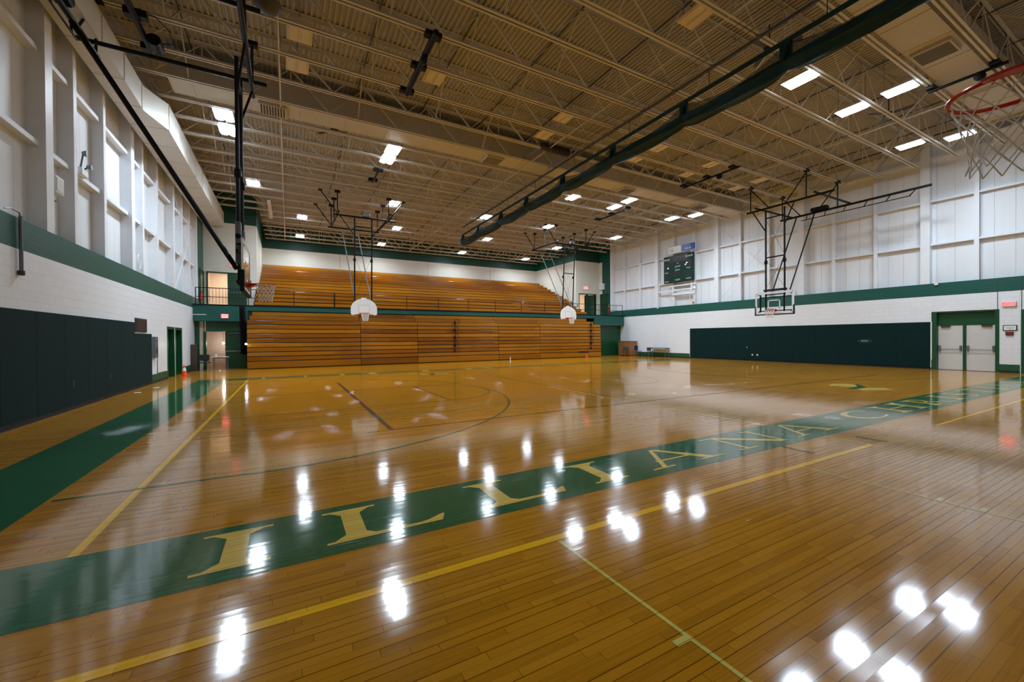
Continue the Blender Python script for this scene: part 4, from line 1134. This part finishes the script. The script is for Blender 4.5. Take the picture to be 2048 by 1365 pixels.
# --- main court glass backboards, mirrored about the middle of the hall
def main_backstop(label, mir):
    cxm = 10.73 if mir else 10.65
    def X(x): return 2*cxm-x if mir else x
    sg = 1 if mir else -1                       # direction from board to court along x
    t = thing('basketball_backstop', label, 'basketball hoop', (X(22.35),12.05,0))
    xb = 22.35; y0, y1, z0, z1 = 11.13, 12.97, 2.86, 3.95
    g = MB().box(X(xb),X(xb+0.018),y0,y1,z0,z1).build('backboard', 'glass', t)
    b = MB(); e = 0.04
    for (ya,yc,za,zc) in ((y0-e,y1+e,z0-e,z0),(y0-e,y1+e,z1,z1+e),(y0-e,y0,z0,z1),(y1,y1+e,z0,z1)): b.box(X(xb-0.01),X(xb+0.03),ya,yc,za,zc)
    b.build('board_frame', 'white', t)
    b = MB()
    for (ya,yc,za,zc) in ((y0,y1,z0,z0+0.05),(y0,y1,z1-0.05,z1),(y0,y0+0.05,z0,z1),(y1-0.05,y1,z0,z1)): b.box(X(xb-0.004),X(xb-0.001),ya,yc,za,zc)
    b.build('border_stripe', 'white', t)
    b = MB(); ym = (y0+y1)/2
    for (ya,yc,za,zc) in ((ym-0.31,ym+0.31,3.10,3.15),(ym-0.31,ym+0.31,3.52,3.57),(ym-0.31,ym-0.26,3.1,3.57),(ym+0.26,ym+0.31,3.1,3.57)): b.box(X(xb-0.004),X(xb-0.001),ya,yc,za,zc)
    b.build('target_square', 'white', t)
    pm = 'mat_green' if mir else 'black_soft'
    b = MB(); b.rbox(min(X(xb-0.03),X(xb+0.06)),max(X(xb-0.03),X(xb+0.06)),y0-0.06,y1+0.06,z0-0.09,z0-0.03,0.012)
    for ya in (y0-0.07,y1+0.01): b.rbox(min(X(xb-0.03),X(xb+0.06)),max(X(xb-0.03),X(xb+0.06)),ya,ya+0.06,z0-0.09,z0+0.40,0.012)
    b.build('edge_pad', pm, t)
    c = (X(xb-0.40), ym, 3.05)
    rim(t, c, (sg,0)); net(t, c, r=0.0075, rb=0.15)
    MB().box(X(xb-0.03),X(xb),ym-0.14,ym+0.14,2.95,3.07).build('rim_plate', 'red', t)
    # carrier behind the glass
    b = MB(); xk = xb+0.12
    for (ya,za,yc,zc) in ((y0+0.12,3.0,y1-0.1,3.0),(y0+0.12,3.72,y1-0.1,3.72),(y0+0.42,3.86,y1-0.42,3.86)): b.beam((X(xk),ya,za),(X(xk),yc,zc),0.05,0.05)
    for yy in (y0+0.47,y1-0.45,y1-0.17): b.beam((X(xk),yy,2.95),(X(xk),yy,3.88),0.05,0.06)
    for yy in (y0+0.1,y1-0.12):
        for zz in (2.96,3.86): b.beam((X(xk),yy,zz),(X(xb+0.03),yy,zz),0.06,0.04)
    b.build('carrier_frame', 'black', t)
    ma, mb_ = 11.58, 12.52
    for yy in (ma, mb_): MB().tube((X(xk),yy,3.8),(X(xk),yy,8.35),0.045,8).build('mast', 'black', t)
    b = MB(); b.tube((X(xk),ma-0.1,4.10),(X(xk),mb_+0.1,4.10),0.06,8); b.tube((X(xk),ma,5.85),(X(xk),mb_,5.85),0.035,8); b.tube((X(xk),ma,7.95),(X(xk),mb_,7.95),0.035,8)
    b.build_each('cross_bar', 'black', t)
    b = MB()
    for yy in (ma, mb_): b.lathe((X(xk),yy,5.6), [(0.06,-0.1),(0.08,-0.06),(0.08,0.06),(0.06,0.1)], 10)
    b.build_each('coupling', 'black', t)
    zf = 8.42; x2 = 25.38
    b = MB(); b.tube((X(22.25),9.3,zf),(X(22.25),13.4,zf),0.055,8); b.tube((X(x2),6.9,zf),(X(x2),13.3,zf),0.06,8)
    b.tube((X(21.9),12.75,zf+0.06),(X(x2+0.2),12.75,zf+0.06),0.05,8); b.tube((X(21.9),9.95,zf+0.06),(X(x2+0.2),9.95,zf+0.06),0.05,8)
    b.build_each('frame_beam', 'black', t)
    b = MB(); b.tube((X(x2),7.6,zf-0.28),(X(x2),12.2,zf-0.28),0.022,6)
    for k in range(6): b.tube((X(x2),7.4+k*0.9,zf),(X(x2),7.65+k*0.86,zf-0.28),0.022,6)
    b.build_each('truss_rod', 'black', t)
    b = MB(); b.tube((X(22.25),13.1,zf),(X(xk),mb_+0.03,7.3),0.03,8); b.tube((X(22.25),11.0,zf),(X(xk),ma-0.03,7.5),0.03,8)
    b.build_each('knee_brace', 'black', t)
    for ya, yc in (() if mir else ((11.55,11.35),(12.45,12.2))):
        MB().tube((X(x2),ya,zf-0.05),(X(xk+0.05),yc,4.05),0.034,8).build('rear_brace', 'black', t)
    b = MB(); jj = [min(JY, key=lambda v: abs(v-q)) for q in (10.45,13.2)]
    for yy, s in ((jj[0],1),(jj[1],-1)):
        for x in (22.25,x2):
            b = MB(); joist_hang(b, X(x), yy, zf)
            b.tube((X(x),yy,ZJ-0.05),(X(x),yy+s*0.95,zf+0.03),0.028,8); b.build('roof_hanger', 'black', t)
    MB().rbox(min(X(x2-0.15),X(x2+0.15)),max(X(x2-0.15),X(x2+0.15)),10.9,11.7,zf+0.06,zf+0.26,0.04).build('winch', 'black', t)
    b = MB(); b.tube((X(xk),mb_,5.8),(X(xk),ma,4.2),0.006,5); b.tube((X(xk),ma,5.8),(X(xk),mb_,4.2),0.006,5); b.tube((X(xk),mb_,7.9),(X(xk),ma,5.9),0.006,5); b.tube((X(xk),ma,7.9),(X(xk),mb_,5.9),0.006,5)
    b.build_each('tie_cable', 'black', t)
    if mir:
        # strut braced back to the wall side beam and grey sleeves of the height adjuster
        MB().tube((X(x2),11.95,zf-0.05),(X(xk+0.05),11.72,3.35),0.055,8).build('drop_strut', 'black', t)
        for yy in (ma, mb_): MB().rbox(X(xk)-0.06,X(xk)+0.06,yy-0.08,yy+0.08,3.45,4.45,0.02).build('adjuster_sleeve', 'grey_steel', t)
    return t
main_backstop('glass main court backboard hanging before the right wall, black frame', False)
main_backstop('glass main court backboard seen edge on at the left, green edge pads', True)

# --- near side hoop at the upper right corner, its board just outside the frame
nh = thing('basketball_backstop', 'close red rim with white net cut by the upper right edge of the photo', 'basketball hoop', (3.62,0.68,0))
c = (3.62,0.68,3.05)
rim(nh, c, (0,1), r=0.0125); net(nh, c, rt_=0.222, rb=0.13, h=0.43, r=0.0036, rows_=7, flare=0.12)
b = MB()
for k in range(12):
    a = 2*PI*k/12; b.path([(c[0]+0.2286*math.cos(a)+0.016*math.cos(a+q), c[1]+0.2286*math.sin(a)+0.016*math.sin(a+q)*0.3, c[2]-0.012+0.010*math.sin(q)) for q in (0,1.5,3,4.5)], 0.0035, 5)
b.build('net_hook', 'red', nh)
A = [math.radians(172+8*k) for k in range(15)]
ring = [(c[0]+0.236*math.cos(a), c[1]+0.236*math.sin(a)) for a in A]+[(c[0]+(0.27+0.05*math.sin(PI*k/14))*math.cos(A[k]), c[1]+(0.27+0.05*math.sin(PI*k/14))*math.sin(A[k])) for k in range(14,-1,-1)]
MB().prism(ring, 'z', c[2]-0.012, c[2]+0.004).build('rim_plate', 'red', nh)
MB().rbox(c[0]-0.69,c[0]+0.69,0.26,0.30,3.02,3.97,0.01).build('backboard', 'white', nh)
for x in (c[0]-0.47,c[0]+0.47): MB().tube((x,0.2,3.7),(x,0.0,8.5),0.045,8).build('mast', 'black', nh)
b = MB(); b.tube((c[0]-1.5,0,8.5),(c[0]+1.5,0,8.5),0.05,8); b.tube((c[0]-0.47,0.2,4.0),(c[0]+0.47,0.2,4.0),0.03,8); b.build_each('frame_beam', 'black', nh)
b = MB(); yy = min(JY, key=lambda v: abs(v))
for x in (c[0]-1.3,c[0]+1.3): b.tube((x,0,8.5),(x,yy,ZJ+0.02),0.03,8)
b.build_each('roof_hanger', 'black', nh)

# ------------------------------------------------------------------ wall pads
def pad(x, s, y0, y1, z0, z1, label, group):
    t = thing('wall_pad', label, 'wall pad', (x,(y0+y1)/2,z0), group)
    b = MB(); d = 0.05
    xa, xb = (x, x+s*d)
    b.rbox(min(xa,xb),max(xa,xb),y0+0.001,y1-0.001,z0,z1,0.005); b.build('cover', 'mat_green', t)
    return t
n = 11; wdt = (20.88-7.46)/n
for k in range(n):
    pad(XR-0.001, -1, 7.46+k*wdt, 7.46+(k+1)*wdt, 0.09, 2.29, 'dark green wall pad, %s from the white double doors' % ORD[k], 'wall pads on the right wall')
n = 17; wdt = 1.22
for k in range(n):
    y1 = 18.1-k*wdt
    if y1-wdt < YF: break
    pad(XL+0.001, 1, y1-wdt, y1, 0.11, 2.27, 'tall dark green wall pad, %s from the brown louver' % ORD[k], 'tall wall pads on the left wall')
pad(XL+0.001, 1, 18.1, 20.05, 0.11, 1.9, 'shorter dark green wall pad under the brown louver', 'low wall pad')
for (yy, zz, lb) in ((13.6,0.62,'nearer square black outlet in the left wall pads'),(15.9,0.62,'farther square black outlet in the left wall pads')):
    t = thing('wall_outlet', lb, 'outlet', (XL+0.05,yy,zz))
    MB().box(XL+0.05,XL+0.056,yy-0.055,yy+0.055,zz-0.07,zz+0.07).build('plate', 'grille', t); MB().box(XL+0.056,XL+0.058,yy-0.045,yy+0.045,zz-0.06,zz+0.06).build('socket', 'black_soft', t)
for (yy, zz, lb) in ((16.05,0.42,'left of the two round outlets low on the right wall pads'),(15.72,0.42,'right of the two round outlets low on the right wall pads'),(16.42,0.92,'single small round button above the two outlets on the right wall pads')):
    t = thing('wall_outlet', lb, 'outlet', (XR-0.05,yy,zz))
    r_ = 0.06 if zz < 0.6 else 0.035
    MB().lathe((XR-0.053,yy,zz), [(r_,-0.004),(r_,0.004)], 14, 'x').build('plate', 'cream_plastic', t); MB().lathe((XR-0.058,yy,zz), [(r_*0.4,-0.002),(r_*0.4,0.002)], 10, 'x').build('socket', 'grille', t)
lg = thing('pad_emblem', 'small oval outline emblem on the right wall pads', 'emblem', (XR-0.052,10.0,1.36))
b = MB(); b.path([(XR-0.054,10.0+0.30*math.cos(a),1.36+0.085*math.sin(a)) for a in [2*PI*k/28 for k in range(28)]], 0.006, 4, closed=True); b.build('outline', 'grey_steel', lg)
b = MB()
for k in range(7): b.box(XR-0.056,XR-0.052,9.86+0.045*k,9.885+0.045*k,1.345,1.385)
b.build('mark', 'cream_plastic', lg)
tag(MB().rbox(XR-0.03,XR-0.001,7.40,7.45,0.45,2.3,0.008).build('corner_guard', 'steel_white'), 'thin white corner strip between the right wall pads and the double doors', 'corner guard')

# ------------------------------------------------------------------ exit signs
def exit_sign_x(label, x, y, z, s, lit=True, w=0.32, h=0.2):
    t = thing('exit_sign', label, 'exit sign', (x,y,z))
    MB().rbox(min(x,x+s*0.06),max(x,x+s*0.06),y-w/2,y+w/2,z-h/2,z+h/2,0.01).build('case', 'exit_back', t)
    text('EXIT', h*0.88, 'exit_red', t, (x+s*0.063,y,z), ROT_FROM_LEFT if s < 0 else (PI/2,0,PI/2))
    return t
exit_sign_x('red lit EXIT sign on the white pier right of the double doors', XR, 5.0, 2.97, -1, w=0.40, h=0.22)
def exit_sign_y(label, x, y, z, w=0.34, h=0.24):
    t = thing('exit_sign', label, 'exit sign', (x,y,z))
    MB().rbox(x-w/2,x+w/2,y-0.06,y,z-h/2,z+h/2,0.01).build('case', 'exit_back', t)
    MB().box(x-w/2+0.02,x+w/2-0.02,y-0.063,y-0.06,z-h/2+0.02,z+h/2-0.02).build('face', 'exit_glow', t)
    text('EXIT', h*0.75, 'exit_red', t, (x,y-0.066,z), ROT_FRONT)
    return t
exit_sign_y('red lit EXIT sign on the teal beam above the left corridor door', -3.12, YM-0.006, 3.0)
exit_sign_y('red lit EXIT sign above the left mezzanine doorway', -3.0, YT, 6.45)
exit_sign_y('red lit EXIT sign above the right mezzanine doorway', 25.5, YT, 6.5, 0.5, 0.3)

# ------------------------------------------------------------------ scoreboard and banner
sb = thing('scoreboard', 'dark green electric scoreboard high on the right wall', 'scoreboard', (XR-0.1,21.85,7.0))
y0, y1, z0, z1 = 20.45, 23.2, 6.0, 8.15
MB().rbox(XR-0.22,XR-0.04,y0,y1,z0,z1,0.015).build('case', 'board_green', sb)
xf = XR-0.222
b = MB(); b.box(xf-0.004,xf,20.95,22.75,7.62,8.08); b.build('clock_window', 'dark_lamp', sb)
b = MB()
for (ya,yc,za,zc) in ((22.62,23.08,7.02,7.55),(20.6,21.15,7.02,7.62),(22.7,23.02,6.3,6.6),(20.75,21.05,6.35,6.7),(21.55,22.2,6.55,6.85)): b.box(xf-0.004,xf,ya,yc,za,zc)
b.build('digit_window', 'dark_lamp', sb)
b = MB()
for (yy,zz) in ((22.76,7.2),(21.12,7.28),(21.0,7.4)): b.lathe((xf-0.005,yy,zz), [(0.045,-0.003),(0.045,0.003)], 10, 'x')
b.build('lamp', 'amber_lamp', sb)
for (tx,yy,zz,sz) in (('Home',22.9,7.9,0.24),('Guests',20.8,7.92,0.24),('1st',21.85,7.48,0.14),('period',21.85,7.25,0.18),('player',21.85,6.98,0.18),('fouls',22.9,6.85,0.17),
                      ('fouls',20.85,7.0,0.17),('match',22.9,6.14,0.16),('match',20.85,6.2,0.17),('weight',21.85,6.2,0.18)):
    text(tx, sz, 'text_white', sb, (xf-0.004,yy,zz), ROT_FROM_LEFT)
bn = thing('sponsor_banner', 'white and blue banner board above the scoreboard', 'banner', (XR-0.1,21.6,8.6))
MB().rbox(XR-0.12,XR-0.04,20.3,22.85,8.32,8.90,0.01).build('panel', 'white', bn)
MB().box(XR-0.125,XR-0.12,20.33,21.58,8.35,8.87).build('blue_panel', 'blue_sign', bn)
b = MB(); P = [(XR-0.128,20.95+0.30*math.cos(a),8.60+0.17*math.sin(a)) for a in [PI*(0.05+0.75*k/12) for k in range(13)]]; b.path(P, 0.014, 4)
for k in range(6): b.box(XR-0.13,XR-0.126,20.68+0.105*k,20.75+0.105*k,8.46,8.58+0.05*(k % 2))
b.build('emblem', 'text_white', bn)
b = MB(); b.path([(XR-0.123,22.45+0.10*math.cos(a),8.55+0.09*math.sin(a)*(1 if a < PI else 0.6)) for a in [2*PI*k/16 for k in range(14)]], 0.016, 4); b.build('squiggle', 'grey_steel', bn)
b = MB()
for yy in (20.75,22.5): b.box(XR-0.04,XR+0.36,yy-0.05,yy+0.05,5.2,8.4)
b.box(XR+0.0,XR+0.1,20.4,23.0,5.70,5.80); b.box(XR+0.0,XR+0.1,20.4,24.0,5.35,5.45); b.box(XR+0.0,XR+0.12,20.5,22.6,5.0,5.16)
tag(b.build('scoreboard_bracket', 'steel_white'), 'white steel support bars under the scoreboard on the right wall', 'bracket')
# ------------------------------------------------------------------ small wall fittings
def coil(label, x, y, z, r):
    b = MB()
    for k in range(3): b.path([(x, y+(r-0.02*k)*0.85*math.cos(a), z+(r-0.015*k)*math.sin(a)) for a in [2*PI*q/24 for q in range(24)]], 0.006, 5, closed=True)
    return tag(b.build('wire_coil', 'steel_white', None, True), label, 'wire')
coil('looped wire coil hanging on the left wall panels', XL-0.03, 19.0, 4.45, 0.26)
coil('looped wire coil below the scoreboard on the right wall', XR+0.0, 20.75, 4.75, 0.24)
t = thing('floodlight', 'twin headed white emergency floodlight on the left wall ledge', 'light', (XL-0.05,14.6,5.95))
MB().rbox(XL-0.2,XL-0.02,14.45,14.85,5.93,6.12,0.02).build('base', 'white', t)
for k,(dy,dz) in enumerate(((0.0,0.50),(0.28,0.25))):
    MB().tube((XL-0.1,14.6+dy*0.5,6.1),(XL-0.02,14.55+dy,6.0+dz),0.02,6).build('arm', 'grey_steel', t)
    MB().lathe((XL+0.02,14.55+dy,6.0+dz), [(0.02,-0.07),(0.05,-0.055),(0.08,0.015),(0.072,0.03)], 12, 'x').build('lamp_head', 'grey_steel', t, True)
t = thing('wall_speaker', 'grey louvred box on a bracket on the left wall panels', 'speaker', (XL-0.1,13.35,5.2))
MB().rbox(XL-0.30,XL-0.02,13.1,13.5,5.05,5.45,0.02).build('cabinet', 'steel_white', t); MB().box(XL-0.02,XL-0.012,13.14,13.46,5.1,5.4).build('grille', 'duct', t)
MB().tube((XL-0.2,13.0,4.95),(XL-0.2,13.6,4.95),0.02,6).build('bracket', 'grey_steel', t)
t = thing('wall_conduit', 'blue grey vertical pole fixed to the left wall across the green band', 'pole', (XL+0.04,11.5,3.0))
MB().tube((XL+0.05,11.5,3.0),(XL+0.05,11.5,4.08),0.032,8).build('pipe', 'grey_steel', t)
b = MB(); b.lathe((XL+0.05,11.5,2.98), [(0.03,-0.05),(0.05,-0.04),(0.05,0.04),(0.035,0.05)], 10); b.build('end_cap', 'brown', t)
MB().path([(XL+0.05,11.5,4.05),(XL+0.05,11.45,4.14),(XL+0.03,11.25,4.16),(XL+0.0,11.1,4.12)], 0.012, 6).build('hook', 'grey_steel', t)
t = thing('louver_vent', 'brown louvred vent on the left wall above the end of the pads', 'vent', (XL,18.93,2.2))
MB().box(XL,XL+0.03,18.3,19.55,1.95,2.43).build('frame', 'brown', t)
b = MB()
for k in range(7): b.box(XL+0.03,XL+0.045,18.36,19.49,1.99+k*0.06,2.02+k*0.06)
b.build('slat', 'brown', t)
t = thing('extinguisher_cabinet', 'grey fire extinguisher cabinet on the left wall beside the low pad', 'cabinet', (XL,20.5,1.4))
MB().rbox(XL,XL+0.10,20.28,20.68,0.98,1.80,0.012).build('case', 'grey_steel', t); MB().box(XL+0.10,XL+0.104,20.36,20.60,1.15,1.68).build('window', 'dark_lamp', t)
t = thing('access_panel', 'flush white access panel on the left wall before the green doors', 'panel', (XL,21.6,0.8))
MB().box(XL,XL+0.012,20.95,22.2,0.36,1.55).build('sheet', 'white', t); b = MB(); b.box(XL,XL+0.02,20.93,20.95,0.36,1.55); b.box(XL,XL+0.02,20.93,22.2,0.35,0.36); b.build('edge', 'grille', t)
t = thing('notice_frame', 'brown framed notice on the white pier under the EXIT sign', 'notice', (XR,4.98,1.95))
MB().box(XR-0.03,XR,4.78,5.18,1.82,2.06).build('frame', 'brown', t); MB().box(XR-0.034,XR-0.03,4.81,5.15,1.85,2.03).build('paper', 'white', t)
b = MB(); b.box(XR-0.036,XR-0.034,4.87,5.09,1.93,1.945); b.box(XR-0.036,XR-0.034,4.93,5.0,1.89,1.90); b.build('printed_line', 'grille', t)
t = thing('fire_pull', 'dark red wall box below the framed notice by the double doors', 'box', (XR,5.0,1.7))
MB().rbox(XR-0.06,XR,4.88,5.1,1.62,1.78,0.012).build('case', 'brown', t); MB().box(XR-0.064,XR-0.06,4.93,5.05,1.68,1.76).build('face', 'red', t)
for (yy, zz, lb) in ((7.25,4.12,'small white junction box on the green band above the double doors'),(24.0,4.12,'small grey junction box at the foot of the column left of the scoreboard')):
    t = thing('junction_box', lb, 'box', (XR-0.04,yy,zz)); MB().rbox(XR-0.07,XR-0.001,yy-0.07,yy+0.07,zz-0.08,zz+0.06,0.01).build('case', 'cream_plastic', t)
    MB().tube((XR-0.03,yy,zz+0.05),(XR-0.03,yy,zz+0.9),0.012,6).build('conduit', 'steel_white', t)
t = thing('wall_bell', 'small red alarm bell on the right wall below the scoreboard', 'bell', (XR,20.55,4.3))
MB().lathe((XR-0.02,20.6,4.27), [(0.07,0.02),(0.075,-0.01),(0.05,-0.05)], 12, 'x').build('gong', 'red', t, True); MB().box(XR-0.02,XR,20.66,20.76,4.2,4.34).build('mount', 'white', t)
t = thing('fire_extinguisher', 'red fire extinguisher under a yellow sign on the right mezzanine wall', 'fire extinguisher', (XR-0.1,29.95,4.1))
MB().lathe((XR-0.11,29.95,4.25), [(0.02,-0.25),(0.08,-0.24),(0.08,0.12),(0.03,0.18),(0.02,0.25)], 12).build('body', 'red', t, True); MB().box(XR-0.16,XR-0.06,29.93,29.97,4.45,4.5).build('handle', 'black', t)
tag(MB().box(XR-0.01,XR-0.001,29.9,30.02,4.55,4.85).build('warning_sign', 'f_yellow'), 'small yellow sign above the fire extinguisher on the right mezzanine', 'sign')
t = thing('fire_extinguisher', 'red fire extinguisher on the left mezzanine wall by the railing', 'fire extinguisher', (XL+0.1,29.85,4.1))
MB().lathe((XL+0.11,29.85,4.25), [(0.02,-0.25),(0.08,-0.24),(0.08,0.12),(0.03,0.18),(0.02,0.25)], 12).build('body', 'red', t, True); MB().box(XL+0.06,XL+0.16,29.83,29.87,4.45,4.5).build('handle', 'black', t)
t = thing('air_unit', 'white boxy air conditioner on the right mezzanine side wall', 'air conditioner', (XR-0.1,31.0,6.6))
MB().rbox(XR-0.26,XR-0.01,30.5,31.1,6.35,6.95,0.02).build('case', 'white', t)
b = MB()
for k in range(5): b.box(XR-0.265,XR-0.26,30.55,31.05,6.42+k*0.08,6.45+k*0.08)
b.build('vent', 'duct', t)
tag(MB().rbox(24.42,24.56,YT-0.03,YT-0.001,4.65,4.85,0.008).build('light_switch', 'grey_steel'), 'small grey switch plate left of the right mezzanine doorway', 'switch')
tag(MB().box(XL+0.001,XL+0.6,YM-0.02,YM-0.006,3.05,3.09).build('name_plate', 'cream_plastic'), 'thin pale strip on the teal beam at the left corner', 'strip')

# ------------------------------------------------------------------ things on the floor
def cone(label, x, y, h=0.46, stripe=True):
    t = thing('traffic_cone', label, 'traffic cone', (x,y,0))
    b = MB(); r = h*0.30; b.rbox(x-r,x+r,y-r,y+r,0.002,0.03,0.008); b.lathe((x,y,0.03), [(r*0.78,0),(r*0.16,h*0.93),(r*0.10,h*0.95)], 18); b.build('body', 'orange', t, True)
    if stripe:
        def rr(q): return r*0.78+(r*0.16-r*0.78)*q/(h*0.93)+0.003
        MB().lathe((x,y,0.03), [(rr(h*0.40),h*0.40),(rr(h*0.68),h*0.68)], 18).build('collar', 'white', t, True)
    return t
cone('orange traffic cone with a white collar by the left wall doors', -4.25, 23.9, 0.50)
cone('small orange cone on the floor before the rightmost bleacher section', 21.9, 26.8, 0.30, False)
t = thing('water_bottle', 'clear small bottle standing before the bleachers', 'bottle', (14.5,26.6,0))
MB().lathe((14.5,26.6,0.0), [(0.03,0.002),(0.035,0.01),(0.035,0.16),(0.015,0.2),(0.015,0.22)], 12).build('body', 'white', t, True); MB().lathe((14.5,26.6,0.22), [(0.016,0),(0.016,0.02)], 10).build('cap', 'blue_sign', t)
def disc(label, x, y): 
    return tag(MB().lathe((x,y,0.0), [(0.09,0.002),(0.09,0.008),(0.06,0.011)], 16).build('floor_plate', 'white'), label, 'floor plate')
disc('small round white plate on the floor near the low left wall pad, nearer one', -4.2, 17.0); disc('small round white plate on the floor between the low left wall pad and the cone', -4.05, 18.4)
def legged_chair(label, x, y, rot, seatmat, backmat, legmat, group=None, h=0.82):
    t = thing('chair', label, 'chair', (x,y,0), group)
    def R(px, py, pz): c, s = math.cos(rot), math.sin(rot); return (x+px*c-py*s, y+px*s+py*c, pz)
    def bx(b, x0,x1,y0,y1,z0,z1):
        o = MB(); o.rbox(x0,x1,y0,y1,z0,z1,0.012); b.add([R(*p) for p in o.v], o.f)
    b = MB(); bx(b,-0.23,0.23,-0.22,0.22,0.42,0.46); b.build('seat', seatmat, t)
    b = MB(); bx(b,-0.22,0.22,0.20,0.235,0.52,h); b.build('backrest', backmat, t)
    for (px,py) in ((-0.2,-0.2),(0.2,-0.2)):
        MB().path([R(px*1.05,py*1.1,0.001),R(px,py,0.42)], 0.012, 6).build('leg', legmat, t)
    for px in (-0.2,0.2):
        MB().path([R(px*1.05,0.27,0.001),R(px,0.2,0.43),R(px,0.22,h-0.05)], 0.012, 6).build('leg', legmat, t)
    return t
legged_chair('black chair with silver frame in the left corner beside the small table', -3.95, 27.35, 0.3, 'black_soft', 'black_soft', 'chrome', h=0.86)
def table(label, x0, x1, y0, y1, z, legmat, topmat, group=None):
    t = thing('table', label, 'table', ((x0+x1)/2,(y0+y1)/2,0), group)
    MB().rbox(x0,x1,y0,y1,z-0.03,z,0.008).build('table_top', topmat, t)
    for px in (x0+0.06,x1-0.06):
        for py in (y0+0.06,y1-0.06): MB().tube((px,py,0.001),(px,py,z-0.03),0.017,8).build('leg', legmat, t)
    b = MB(); b.beam((x0+0.05,y0+0.06,z-0.06),(x1-0.05,y0+0.06,z-0.06),0.02,0.05); b.beam((x0+0.05,y1-0.06,z-0.06),(x1-0.05,y1-0.06,z-0.06),0.02,0.05); b.build('apron', legmat, t)
table('small grey topped folding table in the left corner before the corridor door', -3.7, -2.95, 27.5, 28.1, 0.72, 'grey_steel', 'duct')
tag(MB().lathe((-3.52,27.7,0.72), [(0.045,0.0005),(0.06,0.12),(0.062,0.16)], 14).build('cup', 'white', None, True), 'white cup standing on the small table in the left corner', 'cup')
tag(MB().rbox(XL+0.005,XL+0.28,27.2,27.55,0.002,1.42,0.015).build('speaker_cabinet', 'brown'), 'tall dark brown box standing at the end of the left wall', 'cabinet')
pd = thing('wooden_cabinet', 'tall wooden cabinet standing at the corner of the right wall', 'cabinet', (26.75,27.1,0))
MB().rbox(26.45,27.2,26.3,27.85,0.03,1.28,0.012).build('body', 'oak', pd); MB().rbox(26.43,27.22,26.28,27.87,1.28,1.31,0.008).build('top', 'oak', pd); MB().box(26.48,27.2,26.35,27.8,0.001,0.03).build('plinth', 'wood_dark', pd)
legged_chair('blue grey chair turned sideways before the wooden cabinet', 25.95, 26.55, -1.1, 'grey_plastic', 'grey_plastic', 'black', h=0.8)
legged_chair('dark blue padded chair right of the wooden cabinet', 26.75, 25.75, PI/2-0.1, 'blue_pad', 'blue_pad', 'chrome', h=0.92)
table('narrow dark table against the right wall beside the pads', 26.65, 27.2, 22.75, 24.55, 0.76, 'grey_steel', 'grille')
legged_chair('blue grey chair tucked before the table at the right wall', 26.33, 23.95, PI/2, 'grey_plastic', 'grey_plastic', 'black', h=0.8)
tag(MB().rbox(1.95,2.25,0.08,0.30,0.001,0.075,0.03).build('black_shoe', 'black_soft'), 'dark rounded object on the floor at the lower right corner', 'shoe')

# ------------------------------------------------------------------ world and view
w = bpy.data.worlds.new('world'); S.world = w; w.use_nodes = True
bg = w.node_tree.nodes['Background']; bg.inputs['Color'].default_value = (0.5,0.55,0.65,1); bg.inputs['Strength'].default_value = 0.0
S.view_settings.view_transform = 'Standard'
S.view_settings.look = 'None'
S.view_settings.gamma = 1.0
S.view_settings.exposure = 1.22
S.view_settings.use_curve_mapping = False
c = S.cycles
c.use_denoising = True
c.max_bounces = 8; c.diffuse_bounces = 5; c.glossy_bounces = 4; c.transmission_bounces = 6; c.transparent_max_bounces = 8
c.sample_clamp_indirect = 6.0
c.use_light_tree = True
c.caustics_reflective = False; c.caustics_refractive = False
